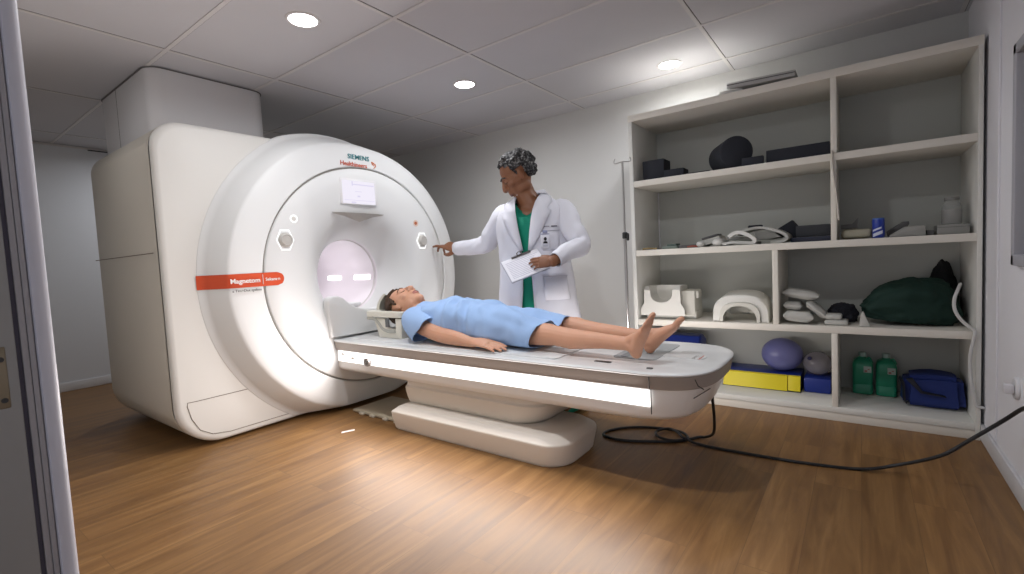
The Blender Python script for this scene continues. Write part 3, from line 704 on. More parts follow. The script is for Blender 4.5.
b = BM(); prism(b, [(.13, Z2+E), (.135, Z2+.012), (.20, Z2+.055), (.285, Z2+.058), (.288, Z2+E)], 'Y', 3.42, 3.54, .006); wrinkle(b, .003, 20, 5); single('sand_pad', b, mat('pad_grey', (.30, .30, .28), .75), 'grey sloping pad right of the blue can', 'pad')
foam('foam_piece', .293, .325, 3.45, 3.52, Z2, Z2+.03, 'small black piece between the grey sloping pad and the carton', M_padd, .006, 'foam piece')
b = BM(); box2(b, .335, .464, 3.44, 3.60, Z2+E, Z2+.052, .003); t = single('carton', b, mat('carton_grey', (.27, .27, .255), .7), 'low grey carton at the right end of the second shelf', 'box')
b = BM(); box2(b, .335, .464, 3.4385, 3.4398, Z2+.038, Z2+.040); obj('lid_line', b, M_padd, t)
jar = thing('glass_jar', (.405, 3.55, Z2+.054), 'clear glass jar standing on the low grey carton', 'jar')
b = BM(); lathe(b, [(.001, 0), (.040, 0), (.042, .004), (.042, .098), (.036, .112), (.030, .122), (.030, .140)], (.405, 3.55, Z2+.0535), 'Z', 32); obj('jar_glass', b, mat('jar_glass', (.50, .52, .50), .15, alpha=.28), jar)
b = BM(); lathe(b, [(.001, .150), (.031, .150), (.032, .146), (.032, .132), (.0305, .132)], (.405, 3.55, Z2+.0535), 'Z', 28); obj('jar_lid', b, mat('jar_lid', (.20, .20, .19), .5), jar)
b = BM(); lathe(b, [(.0428, .006), (.0428, .082)], (.405, 3.55, Z2+.0535), 'Z', 32); obj('jar_label', b, mat('jar_label', (.36, .36, .35), .6, alpha=.75), jar)
b = BM(); tube(b, spline([(-.132, 3.352, 1.60), (-.126, 3.350, 1.50), (-.114, 3.350, 1.38), (-.105, 3.351, 1.28), (-.100, 3.351, 1.20)], 6), [(.010, .004)]*20+[(.013, .005), (.016, .006), (.017, .006), (.014, .006), (.010, .005)], 10, True, True)
single('hanging_strap', b, mat('strap_white', (.62, .58, .52), .7), 'narrow white strap hanging down the front of the second-row divider', 'strap')
# --- third row
t = thing('knee_coil', (-1.17, 3.55, Z3), 'white plastic coil base with a U-shaped hollow', 'imaging coil')
M_cp = mat('coil_plastic_white', (.66, .655, .61), .4); 
def cradle(y, x0, x1, zb, zt, xa, xb, zu, fl=0):
    p = [(x0-fl, zb), (x0-fl*.9, zb+.05), (x0, zb+.09), (x0+.004, zt)]
    p += [(xa, zt-.002)]
    for i in range(1, 14):
        a = pi*i/14; p.append(((xa+xb)/2-(xb-xa)/2*cos(a), zt-(zt-zu)*sin(a)**.62))
    p += [(xb, zt-.002), (x1-.004, zt), (x1, zb+.09), (x1+fl*.9, zb+.05), (x1+fl, zb)]
    return [V((x, y, z)) for x, z in p]
b = BM()
loft(b, [cradle(3.40, -1.298, -1.030, Z3+.028, Z3+.215, -1.250, -1.088, Z3+.122, .028), cradle(3.43, -1.305, -1.035, Z3+.028, Z3+.236, -1.268, -1.072, Z3+.128, .012), cradle(3.47, -1.305, -1.04, Z3+.028, Z3+.24, -1.272, -1.07, Z3+.132, 0), cradle(3.64, -1.30, -1.045, Z3+.028, Z3+.235, -1.272, -1.07, Z3+.14, 0)])
obj('coil_shell', b, M_cp, t)
b = BM(); prism(b, [(3.47, Z3+.03), (3.47, Z3+.125), (3.58, Z3+.165), (3.615, Z3+.235), (3.635, Z3+.235), (3.635, Z3+.03)], 'X', -1.29, -1.055, .004, 2); obj('coil_scoop', b, mat('coil_scoop_cream', (.72, .71, .66), .45), t)
b = BM(); box2(b, -1.048, -.945, 3.45, 3.64, Z3+.03, Z3+.205, .012); box2(b, -.95, -.925, 3.47, 3.56, Z3+.15, Z3+.20, .006); box2(b, -1.05, -.94, 3.46, 3.63, Z3+E, Z3+.06, .008); obj('coil_plug_block', b, mat('coil_block_cream', (.58, .57, .51), .45), t)
b = BM(); box2(b, -1.29, -1.05, 3.43, 3.62, Z3+E, Z3+.03, .004); obj('coil_foot', b, M_padg, t)
b = BM(); tube(b, [V((-1.168-.098*cos(pi*i/12), 3.398+.03*(i/12), Z3+.19-.10*sin(pi*i/12)**.7)) for i in range(2, 11)], .003, 6); obj('coil_seam', b, M_padg, t)
t = thing('flex_coil', (-.645, 3.52, Z3), 'white plastic arch-shaped coil cover standing on two feet', 'imaging coil')
def archring(y, xo0, xo1, zt, xi0, xi1, zi, n=18):
    o = []
    for i in range(n+1):
        a = pi*i/n; o.append(V(((xo0+xo1)/2-(xo1-xo0)/2*math.copysign(abs(cos(a))**.75, cos(a)), y, Z3+E+(zt)*sin(a)**.55)))
    for i in range(n, -1, -1):
        a = pi*i/n; o.append(V(((xi0+xi1)/2-(xi1-xi0)/2*cos(a), y, Z3+E+zi*sin(a)**.8)))
    return o
b = BM(); loft(b, [archring(3.40, -.815, -.478, .165, -.775, -.518, .125), archring(3.41, -.818, -.475, .178, -.778, -.515, .13), archring(3.60, -.815, -.478, .20, -.778, -.515, .15), archring(3.61, -.81, -.483, .195, -.775, -.518, .15)]); obj('arch_shell', b, M_cp, t)
b = BM(); loft(b, [archring(y, -.77, -.523, h, -.75, -.543, h-.02) for y, h in ((3.385, .128), (3.40, .135), (3.44, .138))]); obj('arch_rib', b, mat('coil_rib_cream', (.60, .59, .53), .45), t)
b = BM(); box2(b, -.74, -.55, 3.585, 3.60, Z3+.03, Z3+.115, .004); box2(b, -.62, -.59, 3.57, 3.59, Z3+.035, Z3+.062, .004); obj('arch_back', b, mat('coil_block_cream', (.5, .5, .45), .5), t)
def sandbag(c, s, rot, lab, m=M_padg, seed=1, cat='sandbag', group=None, nm='sandbag'):
    b = BM(); t_ = BM(); bmesh.ops.create_cube(t_, size=1); bmesh.ops.subdivide_edges(t_, edges=t_.edges[:], cuts=7, use_grid_fill=True)
    for v in t_.verts:
        x, y, z = v.co*2
        k = (1-abs(x)**7)*(1-abs(y)**7); v.co = V((x*.5, y*.5, z*.5*(.25+.75*math.sqrt(max(0, k)))))
    bmesh.ops.scale(t_, vec=s, verts=t_.verts); join(b, t_); wrinkle(b, min(s)*.12, 14, seed)
    xform(b, Matrix.Translation(c) @ rot.to_4x4()); return single(nm, b, m, lab, cat, group)
RY = lambda a: Matrix.Rotation(rad(a), 3, 'Y')
sandbag((-.305, 3.50, Z3+.182), (.20, .14, .055), RY(8), 'top pale sandbag of the pile beside the third-row divider', M_padg, 1)
sandbag((-.345, 3.47, Z3+.112), (.10, .12, .045), RY(4), 'small pale sandbag sandwiched in the middle of the pile', M_padg, 2)
sandbag((-.315, 3.44, Z3+.047), (.16, .13, .062), RY(4), 'lowest pale sandbag of the pile, lying on the shelf board', M_padg, 3)
sandbag((-.218, 3.47, Z3+.090), (.135, .14, .045), RY(42), 'pale sandbag tilted against the right side of the pile', M_padg, 4)
def mound(name, c, s, seed, lab, m, cat, amp=.25, sc_=5, exp=1.0, warp=None):
    b = BM(); t_ = BM(); bmesh.ops.create_icosphere(t_, subdivisions=5, radius=1)
    o = V((seed*5.1, seed*2.3, seed*.7))
    for v in t_.verts:
        n = v.co.normalized(); d = 1+amp*noise.fractal(n*sc_*.4+o, 1, 2, 4)+amp*.35*(1-abs(noise.noise(n*sc_+o))*2)
        p = n*d
        if p.z < -.55: p.z = -.55-(p.z+.55)*.05
        q = V((p.x*s[0], p.y*s[1], (p.z+.55)*s[2]))
        if warp: q = warp(q)
        v.co = q
    zmin = min(v.co.z for v in t_.verts)
    for v in t_.verts: v.co.z -= zmin
    join(b, t_); xform(b, Matrix.Translation(c)); return single(name, b, m, lab, cat)
mound('cloth_bundle', (-.092, 3.60, Z3+E), (.078, .07, .072), 3, 'dark navy cloth bundle between the sandbags and the green apron', mat('cloth_black_navy', (.010, .011, .018), .8), 'cloth', .22)
for k, (z0, z1) in enumerate(((0, .033), (.0335, .066))):
    b = BM(); box2(b, -.178+.004*k, -.06-.03*k, 3.40, 3.50, Z3+E+z0, Z3+z1, .012, 3)
    single('flat_sandbag', b, M_padg, ('lower' if k == 0 else 'upper')+' of two flat pale pads stacked in front of the navy bundle', 'pad')
def wa(q):   # the apron tapers towards its left end
    f = (q.x+.24)/.48; f = max(0, min(1.1, f)); q.z *= .50+.62*f**.8; q.z += .045*(1-f) ; return q
t = mound('lead_apron', (.215, 3.585, Z3+E), (.222, .15, .185), 11, 'dark green apron heaped on the third shelf', mat('apron_green', (.002, .022, .015), .8, bump=.1, bscale=60), 'apron', .17, 3.2, 1, wa)
mound('cloth_bundle', (.395, 3.80, Z3+E), (.070, .062, .222), 6, 'black cloth heap rising behind the green apron', mat('cloth_black', (.008, .009, .011), .85), 'cloth', .12)
b = BM(); prism(b, [(-.008, Z3+E), (.0, Z3+.075), (.012, Z3+.09), (.045, Z3+E)], 'Y', 3.39, 3.42, .006); single('foam_piece', b, M_padg, 'small pale wedge propped at the left end of the green apron', 'foam piece')
b = BM(); tube(b, spline([(.432, 3.47, .812), (.418, 3.43, .785), (.402, 3.40, .745), (.398, 3.385, .70), (.408, 3.38, .66), (.428, 3.375, .625), (.452, 3.365, .598), (.468, 3.352, .583), (.474, 3.345, .57), (.468, 3.345, .53), (.458, 3.348, .46), (.456, 3.35, .40), (.460, 3.348, .33), (.468, 3.346, .26), (.478, 3.345, .20), (.486, 3.345, .183), (.505, 3.345, .18)], 6), .008, 8, True, True)
single('white_hose', b, mat('hose_white', (.55, .55, .54), .5), 'white hose hanging from the green apron down the right side panel', 'hose')
# --- bottom row
t = thing('foam_step', (-.55, 3.74, Z4), 'yellow and navy vinyl wedge cushion in the bottom row', 'cushion')
M_yel = mat('vinyl_yellow', (.72, .60, .01), .45)
b = BM(); prism(b, [(3.578, Z4+.006), (3.612, Z4+.098), (3.625, Z4+.104), (3.63, Z4+.104), (3.63, Z4+.006)], 'X', -.80, -.40, .002); obj('front_face', b, M_yel, t)
b = BM(); prism(b, [(3.590, Z4+.006), (3.616, Z4+.098), (3.63, Z4+.104), (3.63, Z4+.006)], 'X', -.398, -.325, .002); obj('front_face', b, M_yel, t)
b = BM(); box2(b, -.80, -.325, 3.63, 3.862, Z4+.006, Z4+.106, .006); obj('top_cushion', b, M_navy, t)
b = BM(); box2(b, -.805, -.32, 3.582, 3.864, Z4+E, Z4+.007, .002); obj('base_edge', b, mat('vinyl_dark', (.012, .02, .02), .5), t)
b = BM(); ellipsoid(b, (-.445, 3.742, Z4+.1085+.113), (.128, .12, .113), None, 40, 24); single('exercise_ball', b, mat('ball_lilac', (.15, .16, .37), .32), 'lilac blue exercise ball resting on the yellow and navy cushion', 'ball')
foam('cushion', -.308, -.155, 3.62, 3.84, Z4, Z4+.10, 'plain navy cushion beside the yellow wedge cushion', M_navy, .012, 'cushion')
t = thing('clear_ball', (-.235, 3.72, Z4+.1), 'translucent grey ball resting on the plain navy cushion', 'ball')
b = BM(); ellipsoid(b, (-.235, 3.725, Z4+.102+.078), (.086, .085, .080), None, 32, 20); obj('ball_skin', b, mat('ball_clear', (.22, .21, .24), .12, alpha=.7), t)
b = BM(); lathe(b, [(.001, -.012), (.012, -.012), (.013, 0)], (-.275, 3.652, Z4+.225), 'Y', 16); obj('ball_valve', b, mat('valve_navy', (.02, .02, .08), .5), t)
def jug(x, lab):
    t = thing('water_jug', (x, 3.77, Z4), lab, 'jug', None)
    m = mat('jug_green', (.02, .25, .14), .3, alpha=.93)
    b = BM()
    def R_(z, h, d, r): return [V((px, py, Z4+z)) for px, py in rrect(x-h, x+h, 3.77-d, 3.77+d, r, 5)]
    loft(b, [R_(E, .046, .05, .02), R_(.006, .052, .056, .02), R_(.06, .053, .057, .02), R_(.066, .050, .054, .02), R_(.072, .053, .057, .02), R_(.19, .053, .057, .022), R_(.215, .046, .05, .022), R_(.228, .03, .034, .02), R_(.236, .02, .02, .015), R_(.244, .018, .018, .014)])
    obj('jug_body', b, m, t)
    b = BM(); lathe(b, [(.018, .238), (.021, .240), (.021, .262), (.018, .266), (.001, .266)], (x, 3.77, Z4), 'Z', 20); obj('jug_cap', b, mat('jug_cap', (.30, .42, .38), .45), t)
    b = BM(); tube(b, spline([(x+.018, 3.745, Z4+.222), (x+.035, 3.742, Z4+.236), (x+.050, 3.74, Z4+.205)], 5), .006, 8); obj('jug_handle', b, m, t)
    b = BM(); box2(b, x+.005, x+.045, 3.7118, 3.713, Z4+.145, Z4+.185); lb = obj('jug_label', b, mat('jug_label', (.34, .42, .38), .6), t)
    b = BM(); box2(b, x+.010, x+.024, 3.7112, 3.7118, Z4+.150, Z4+.160); box2(b, x+.026, x+.036, 3.7112, 3.7118, Z4+.164, Z4+.170); obj('label_print', b, mat('label_print_red', (.30, .08, .06), .6), lb)
jug(.008, 'green translucent jug with a pale cap, next to the bottom divider'); jug(.128, 'green translucent jug with pale cap beside the navy bag')
bag = thing('carry_bag', (.335, 3.62, Z4), 'dark navy soft carry bag in the bottom row on the right', 'bag')
b = BM(); t_ = BM(); bmesh.ops.create_cube(t_, size=1); bmesh.ops.bevel(t_, geom=t_.edges[:], offset=.12, segments=4, affect='EDGES'); bmesh.ops.subdivide_edges(t_, edges=t_.edges[:], cuts=3, use_grid_fill=True)
bmesh.ops.scale(t_, vec=(.27, .20, .175), verts=t_.verts)
for v in t_.verts:
    if v.co.z > 0: v.co.z *= 1+.12*cos((v.co.x-.03)*14); v.co.x *= .97
join(b, t_); wrinkle(b, .010, 9, 4); xform(b, Matrix.Translation((.333, 3.64, Z4+.098))); obj('bag_body', b, mat('bag_navy', (.004, .018, .13), .6, bump=.1, bscale=70), bag)
b = BM(); prism(b, [(.21, Z4+.17), (.24, Z4+.178), (.285, Z4+.105), (.38, Z4+.09), (.385, Z4+.083), (.275, Z4+.094)], 'Y', 3.512, 3.545, .003); obj('bag_flap', b, mat('bag_black', (.006, .007, .014), .6), bag)
b = BM(); tube(b, spline([(.185, 3.60, Z4+.16), (.20, 3.56, Z4+.13), (.203, 3.55, Z4+.06), (.21, 3.57, Z4+.02)], 5), [(.016, .004)]*16, 8); obj('bag_strap', b, MATS['bag_black'], bag)
b = BM(); prism(b, [(3.52, Z4+E), (3.52, Z4+.05), (3.56, Z4+.26), (3.62, Z4+.335), (3.70, Z4+.345), (3.78, Z4+.30), (3.80, Z4+E)], 'X', -1.26, -.955, .02, 3); single('wedge_cushion', b, M_navy, 'big navy wedge cushion in the bottom row behind the foot of the table', 'cushion')
b = BM(); ellipsoid(b, (-.865, 3.72, Z4+.003+.10), (.085, .08, .10), None, 28, 18); single('exercise_ball', b, mat('ball_grey', (.16, .16, .17), .4), 'grey ball in the bottom row behind the rounded table end', 'ball')
# --- drip stand beside the unit
iv = thing('drip_stand', (-1.346, 3.20, 0), 'thin metal drip stand with hooked top beside the shelf unit', 'drip stand')
M_chr = mat('steel', (.42, .41, .40), .3, .9)
b = BM(); tube(b, [(-1.346, 3.20, .06), (-1.346, 3.20, 1.20)], .011, 12); obj('lower_pole', b, M_chr, iv)
b = BM(); tube(b, [(-1.346, 3.20, 1.19), (-1.346, 3.20, 1.71)], .007, 12); obj('upper_pole', b, M_chr, iv)
b = BM(); tube(b, spline([(-1.402, 3.20, 1.735), (-1.410, 3.20, 1.713), (-1.395, 3.20, 1.703), (-1.346, 3.20, 1.709), (-1.297, 3.20, 1.703), (-1.284, 3.20, 1.713), (-1.290, 3.20, 1.731)], 5), .004, 8, True, True); obj('hook_bar', b, M_chr, iv)
b = BM(); lathe(b, [(.001, 1.17), (.016, 1.17), (.018, 1.175), (.018, 1.21), (.014, 1.215), (.001, 1.215)], (-1.346, 3.20, 0), 'Z', 20); tube(b, [(-1.331, 3.195, 1.19), (-1.316, 3.18, 1.18)], .007, 8); tube(b, [(-1.316, 3.18, 1.198), (-1.316, 3.18, 1.162)], .009, 10, True, True); obj('clamp', b, mat('clamp_black', (.02, .02, .02), .5), iv)
b = BM(); lathe(b, [(.001, .05), (.022, .05), (.024, .055), (.024, .085), (.012, .095)], (-1.346, 3.20, 0), 'Z', 20); obj('base_hub', b, M_chr, iv)
for k in range(5):
    a = rad(72*k+36+180); L = .125
    b = BM(); tube(b, [(-1.346, 3.20, .07), (-1.346+L*cos(a), 3.20+L*sin(a), .045)], [(.010, .012), (.007, .009)], 8); lg = obj('base_leg', b, M_chr, iv)
    b = BM(); lathe(b, [(.001, -.008), (.018, -.008), (.021, 0), (.018, .008), (.001, .008)], (-1.346+L*cos(a), 3.20+L*sin(a), .0215), 'Y', 16); obj('castor', b, mat('castor_black', (.02, .02, .02), .5), lg)
# ------------------------------------------------------------------ people: shared builders
def frame_m(o, x, y, z, s=1):
    x, y, z = V(x).normalized(), V(y).normalized(), V(z).normalized()
    m = Matrix((x*s, y*s, z*s)).transposed().to_4x4(); m.translation = V(o); return m
def ortho(o, fwd, up, s):
    y = V(fwd).normalized(); x = y.cross(V(up)).normalized(); z = x.cross(y); return frame_m(o, x, y, z, s)

def put(bm, M, fn):
    t = BM(); fn(t); bmesh.ops.transform(t, matrix=M, verts=t.verts); join(bm, t)

def head_prims(t, neck=True):
    """unit head: chin z=-.5, crown z=.5; face towards +y, right ear at +x"""
    ellipsoid(t, (0, -.075, .155), (.318, .395, .335))
    ellipsoid(t, (0, .03, -.02), (.295, .315, .33))
    ellipsoid(t, (0, .125, -.17), (.225, .225, .30))
    ellipsoid(t, (0, .215, -.405), (.115, .105, .085))
    for s in (-1, 1):
        ellipsoid(t, (s*.165, .04, -.27), (.095, .18, .14))
        ellipsoid(t, (s*.155, .205, -.075), (.105, .10, .10))
        ellipsoid(t, (s*.13, .285, .02), (.068, .045, .042))       # lids
        ellipsoid(t, (s*.06, .36, -.13), (.045, .045, .036))     # nostril wings
        ellipsoid(t, (s*.302, -.045, .005), (.035, .07, .115), Matrix.Rotation(rad(14*1), 3, 'X') @ Matrix.Rotation(s*rad(-18), 3, 'Z'))
        ellipsoid(t, (s*.308, -.02, -.085), (.026, .04, .045))
        tube(t, [(s*.04, .325, .085), (s*.11, .318, .105), (s*.18, .272, .095)], [.038, .042, .034], 8, True, True)
    tube(t, [(0, .318, .09), (0, .352, .01), (0, .392, -.075), (0, .402, -.12)], [.040, .046, .056, .060], 10, True, True)
    ellipsoid(t, (0, .315, -.225), (.115, .06, .07))
    tube(t, [(-.095, .325, -.262), (-.04, .357, -.248), (0, .360, -.252), (.04, .357, -.248), (.095, .325, -.262)], [.012, .018, .017, .018, .012], 8, True, True)
    tube(t, [(-.085, .325, -.278), (0, .352, -.297), (.085, .325, -.278)], [.012, .022, .012], 8, True, True)

def lips_test(p):   # p in the unit head frame
    return p.y > .28 and (p.x/.095)**2+((p.z+.272)/.040)**2 < 1

def hair_shell(name, M, m, parent, amp, nscale, thick, hairline, seed=1, grow=1.0, sub=5):
    t = BM(); bmesh.ops.create_icosphere(t, subdivisions=sub, radius=1)
    for v in t.verts:
        n = v.co.normalized()
        p1 = V((n.x*.318, n.y*.395-.075, n.z*.335+.155))
        v.co = V((p1.x*1.02*grow, (p1.y+.075)*1.03*grow-.075, (p1.z-.155)*1.03*grow+.155))
    dead = [f for f in t.faces if not hairline(f.calc_center_median())]
    bmesh.ops.delete(t, geom=dead, context='FACES')
    dead = [v for v in t.verts if not v.link_faces]; bmesh.ops.delete(t, geom=dead, context='VERTS')
    edge = {v for e in t.edges if e.is_boundary for v in e.verts}
    inner = {v: v.co*.97 for v in t.verts}
    t.normal_update()
    for v in t.verts:
        n = v.normal.copy(); k = noise.fractal(v.co*nscale+V((seed, seed*2, 0)), 1, 2, 3)
        c = 1-abs(noise.noise(v.co*nscale*1.3+V((seed*3, 0, seed))))*2
        th = thick*(.25 if v in edge else 1)
        v.co += n*(th+amp*(.6*k+.5*c)*(.3 if v in edge else 1))
    o = [v for v in t.verts]
    r = bmesh.ops.extrude_face_region(t, geom=t.faces[:])
    nv = [g for g in r['geom'] if isinstance(g, bmesh.types.BMVert)]
    for v in nv: v.co = V((v.co.x*.90, (v.co.y+.075)*.90-.075, (v.co.z-.155)*.90+.155))
    bmesh.ops.transform(t, matrix=M, verts=t.verts)
    return obj(name, t, m, parent)

def face_bits(M, parent, body, m_brow, m_lash, brow_w=.024):
    """brows, lash lines and the line of the mouth, laid on the face"""
    from mathutils.bvhtree import BVHTree
    me = body.data; T = BVHTree.FromPolygons([v.co for v in me.vertices], [p.vertices[:] for p in me.polygons])
    Mi = M.inverted()
    def lay(pts, off):
        out = []
        for x, z in pts:
            h = T.ray_cast(M @ V((x, 1, z)), (M.to_3x3() @ V((0, -1, 0))).normalized())
            if h[0] is not None:
                q = Mi @ h[0]; out.append(V((q.x, q.y+off, q.z)))
        return out
    def line(name, pts, r, m, off, n=5):
        P = lay([(p.x, p.z) for p in spline([(x, 0, z) for x, z in pts], n)], off)
        k = len(P)-1; b = BM()
        tube(b, P, [(r*.55, r*(.45+.75*sin(pi*min(1, .12+i/k*.88)))) for i in range(k+1)], 8, True, True)
        bmesh.ops.transform(b, matrix=M, verts=b.verts); obj(name, b, m, parent)
    for s in (-1, 1):
        line('eyebrow', [(s*.05, .098), (s*.12, .130), (s*.20, .100)], brow_w, m_brow, .002)
        line('eyelash', [(s*.075, -.002), (s*.13, -.016), (s*.185, .0)], .010, m_lash, .000)
    line('mouth_line', [(-.085, -.268), (0, -.273), (.085, -.268)], .007, mat('mouth_line', (.10, .035, .025), .7), .0)

def hand_prims(t, side, curls, thumb=None, spread=1.0):
    """unit hand: wrist at origin, fingers to +y, palm towards -z, thumb on +x*side. curls: degrees per joint for index..little"""
    rings = []
    for y, w, h, x in ((-.10, .125, .095, 0), (0, .135, .085, 0), (.10, .175, .090, .01), (.25, .205, .085, .012), (.40, .215, .072, .006), (.50, .205, .055, 0)):
        rings.append([V((side*x+w*cos(2*pi*k/16), y, h*sin(2*pi*k/16))) for k in range(16)])
    loft(t, rings)
    for i, (x, y, L, r) in enumerate(((.150, .47, (.215, .135, .105), .046), (.050, .50, (.235, .155, .11), .048), (-.055, .485, (.215, .14, .105), .045), (-.150, .445, (.165, .105, .09), .039))):
        c = curls[i]; c = c if isinstance(c, (tuple, list)) else (c, c*1.1, c*.8)
        p = V((side*x, y-.06, 0)); d = V((side*x*.28*spread, 1, 0)).normalized(); pts = [p]
        a = 0
        for Lk, ck in zip((L[0]+.06,)+L[1:], c):
            a += ck; q = V((d.x*cos(rad(a)), d.y*cos(rad(a)), -sin(rad(a))))
            pts.append(pts[-1]+q*Lk)
        tube(t, spline(pts, 3), [r*(1.02-.26*k/9) for k in range(10)], 10, True, True)
    th = thumb or [(.14, .06, -.03), (.25, .20, -.075), (.31, .36, -.10), (.33, .48, -.10)]
    pts = spline([(side*x, y, z) for x, y, z in th], 3)
    tube(t, pts, [(.075-.032*k/(len(pts)-1)) for k in range(len(pts))], 10, True, True)

def foot_prims(t, side):
    """unit bare foot: heel to toe = 1 along +y, ankle near origin, sole z=-.30; big toe on -x*side (side=+1: right foot)"""
    s = side
    tube(t, [(0, -.02, .06), (0, -.05, -.02), (0, -.07, -.12)], [(.13, .13), (.14, .15), (.13, .16)], 16, True, True)
    ellipsoid(t, (0, -.13, -.17), (.125, .14, .13))
    tube(t, [(0, -.16, -.19), (0, 0, -.14), (-s*.01, .18, -.15), (-s*.01, .36, -.195), (0, .50, -.232), (0, .56, -.245)], [(.115, .12), (.155, .14), (.145, .15), (.115, .18), (.080, .20), (.055, .185)], 18, True, True)
    tube(t, [(0, -.02, .05), (0, .10, -.03), (0, .24, -.12)], [.125, .115, .09], 14, True, True)
    for s2 in (-1, 1): ellipsoid(t, (s2*.115, -.04, -.02), (.045, .06, .06))
    for x, y0, y1, r in ((-.135, .56, .80, .064), (-.036, .58, .79, .040), (.047, .57, .755, .038), (.122, .54, .70, .035), (.188, .50, .635, .033)):
        tube(t, [(s*x*.9, y0-.06, -.235), (s*x, y0+.03, -.232), (s*x, (y0+y1)/2+.02, -.222), (s*x, y1-r*.6, -.238)], [r*.9, r*.95, r*.92, r*.95], 10, True, True)

def body_finish(name, bm, m, parent, voxel, smooth=3, heads=(), lips=None):
    o = obj(name, bm, m, parent)
    bake(o, [('REMESH', dict(mode='VOXEL', voxel_size=voxel)), ('SMOOTH', dict(factor=.5, iterations=smooth))])
    if lips:   # soften the head, keep nose, mouth and ears crisp
        Mi = lips[0].inverted(); vg = o.vertex_groups.new(name='face')
        for v in o.data.vertices:
            q = Mi @ v.co
            if q.length < .75:
                w = 1.0
                if q.y > .25 and abs(q.x) < .12 and -.33 < q.z < .02: w = .25
                if abs(q.x) > .27 and abs(q.z) < .16 and abs(q.y) < .14: w = .25
                vg.add([v.index], w, 'REPLACE')
        bake(o, [('SMOOTH', dict(factor=.5, iterations=9, vertex_group='face'))])
        o.vertex_groups.clear()
    if lips:
        M, lm = lips; o.data.materials.append(lm); Mi = M.inverted()
        for p in o.data.polygons:
            if lips_test(Mi @ p.center): p.material_index = 1
    for p in o.data.polygons: p.use_smooth = True
    return o

# ------------------------------------------------------------------ the man lying on the table
M_skin = mat('skin_fair', (.63, .335, .215), .5, var=.05, vscale=14, sss=.12)
M_skinl = mat('skin_fair_lips', (.46, .17, .13), .45)
M_gown = mat('gown_blue', (.33, .49, .77), .85, bump=.12, bscale=220, var=.03, vscale=6)
PCY, ZT_ = 2.335, .5525
man = thing('person', (-1.75, PCY, ZT_), 'man in a light blue gown lying on his back on the table, barefoot', 'person')
HM = ortho((-2.70, PCY, .772), (.20, -.05, .975), (-.98, -.03, .2), .325)
b = BM()
put(b, HM, head_prims)
tube(b, [(-2.66, PCY, .735), (-2.58, PCY, .715), (-2.50, PCY, .695), (-2.42, PCY, .675)], [(.078, .085), (.072, .08), (.078, .09), (.11, .16)], 16)
tube(b, [(-2.46, PCY, .68), (-2.36, PCY, .68), (-2.20, PCY, .68), (-2.0, PCY, .665), (-1.78, PCY, .655), (-1.66, PCY, .65)], [(.08, .15), (.09, .18), (.095, .17), (.08, .15), (.07, .16), (.065, .15)], 20, True, True)
for sy, kn, an in ((-1, (-1.40, 2.185, .642), (-.905, 2.145, .630)), (1, (-1.385, 2.475, .640), (-.895, 2.352, .630))):
    hp = V((-1.74, PCY+sy*.115, .640))
    kn, an = V(kn), V(an)
    P = [hp, hp.lerp(kn, .5), kn.lerp(hp, .12), kn, kn.lerp(an, .14), kn.lerp(an, .34)-V((0, 0, .008)), kn.lerp(an, .7), an.lerp(kn, .06), an]
    tube(b, P, [.074, .070, .064, .062, .055, .055, .040, .0345, .034], 16, True, True)
    ellipsoid(b, kn+V((.02, 0, .026)), (.055, .042, .036))
# arms
near = [(-2.40, 2.155, .685), (-2.30, 2.115, .655), (-2.15, 2.085, .622), (-2.05, 2.075, .612), (-1.95, 2.07, .603), (-1.86, 2.066, .592), (-1.82, 2.064, .588)]
tube(b, near, [.062, .056, .049, .048, .043, (.030, .037), (.027, .034)], 14, True, True)
far = [(x, 2*PCY-y+.01, z) for x, y, z in near]
tube(b, far, [.062, .056, .049, .048, .043, (.030, .037), (.027, .034)], 14, True, True)
for s, w, fwd, up in ((1, (-1.825, 2.064, .597), (.975, -.06, -.05), (.05, -.22, .97)), (-1, (-1.825, 2*PCY-2.054, .593), (.975, .06, -.05), (.05, .22, .97))):
    put(b, ortho(w, fwd, up, .235), lambda t: hand_prims(t, -s, (5, 6, 6, 7), [(.13, .04, -.02), (.20, .18, -.05), (.225, .34, -.07), (.22, .46, -.08)], .35))
# feet: right foot nearer the camera, toes up, turned slightly outwards
FR = ortho((-.893, 2.142, .637), (.38, -.26, .88), (-.92, .06, .34), .232)
FL = ortho((-.880, 2.352, .637), (.72, .10, .74), (-.82, .0, .56), .248)
put(b, FR, lambda t: foot_prims(t, 1)); put(b, FL, lambda t: foot_prims(t, -1))
bd_ = body_finish('body', b, M_skin, man, .0047, 3, lips=(HM, M_skinl))
face_bits(HM, man, bd_, mat('brow_brown', (.10, .05, .025), .8), mat('lash_dark', (.04, .022, .015), .7), .018)
def hl(p):
    if p.z > .36: return p.y < .27+(p.z-.36)*.1 or p.z > .40
    if p.y > .02: return p.y < .12 and p.z > -.04+max(0, p.y)*1.6 and abs(p.x) > .2
    if p.y > -.14: return p.z > .14
    return p.z > -.20
hair_shell('hair', HM, mat('hair_brown', (.060, .030, .014), .7, bump=.3, bscale=220, var=.3, vscale=60), man, .022, 9, .035, hl, 3, 1.02)
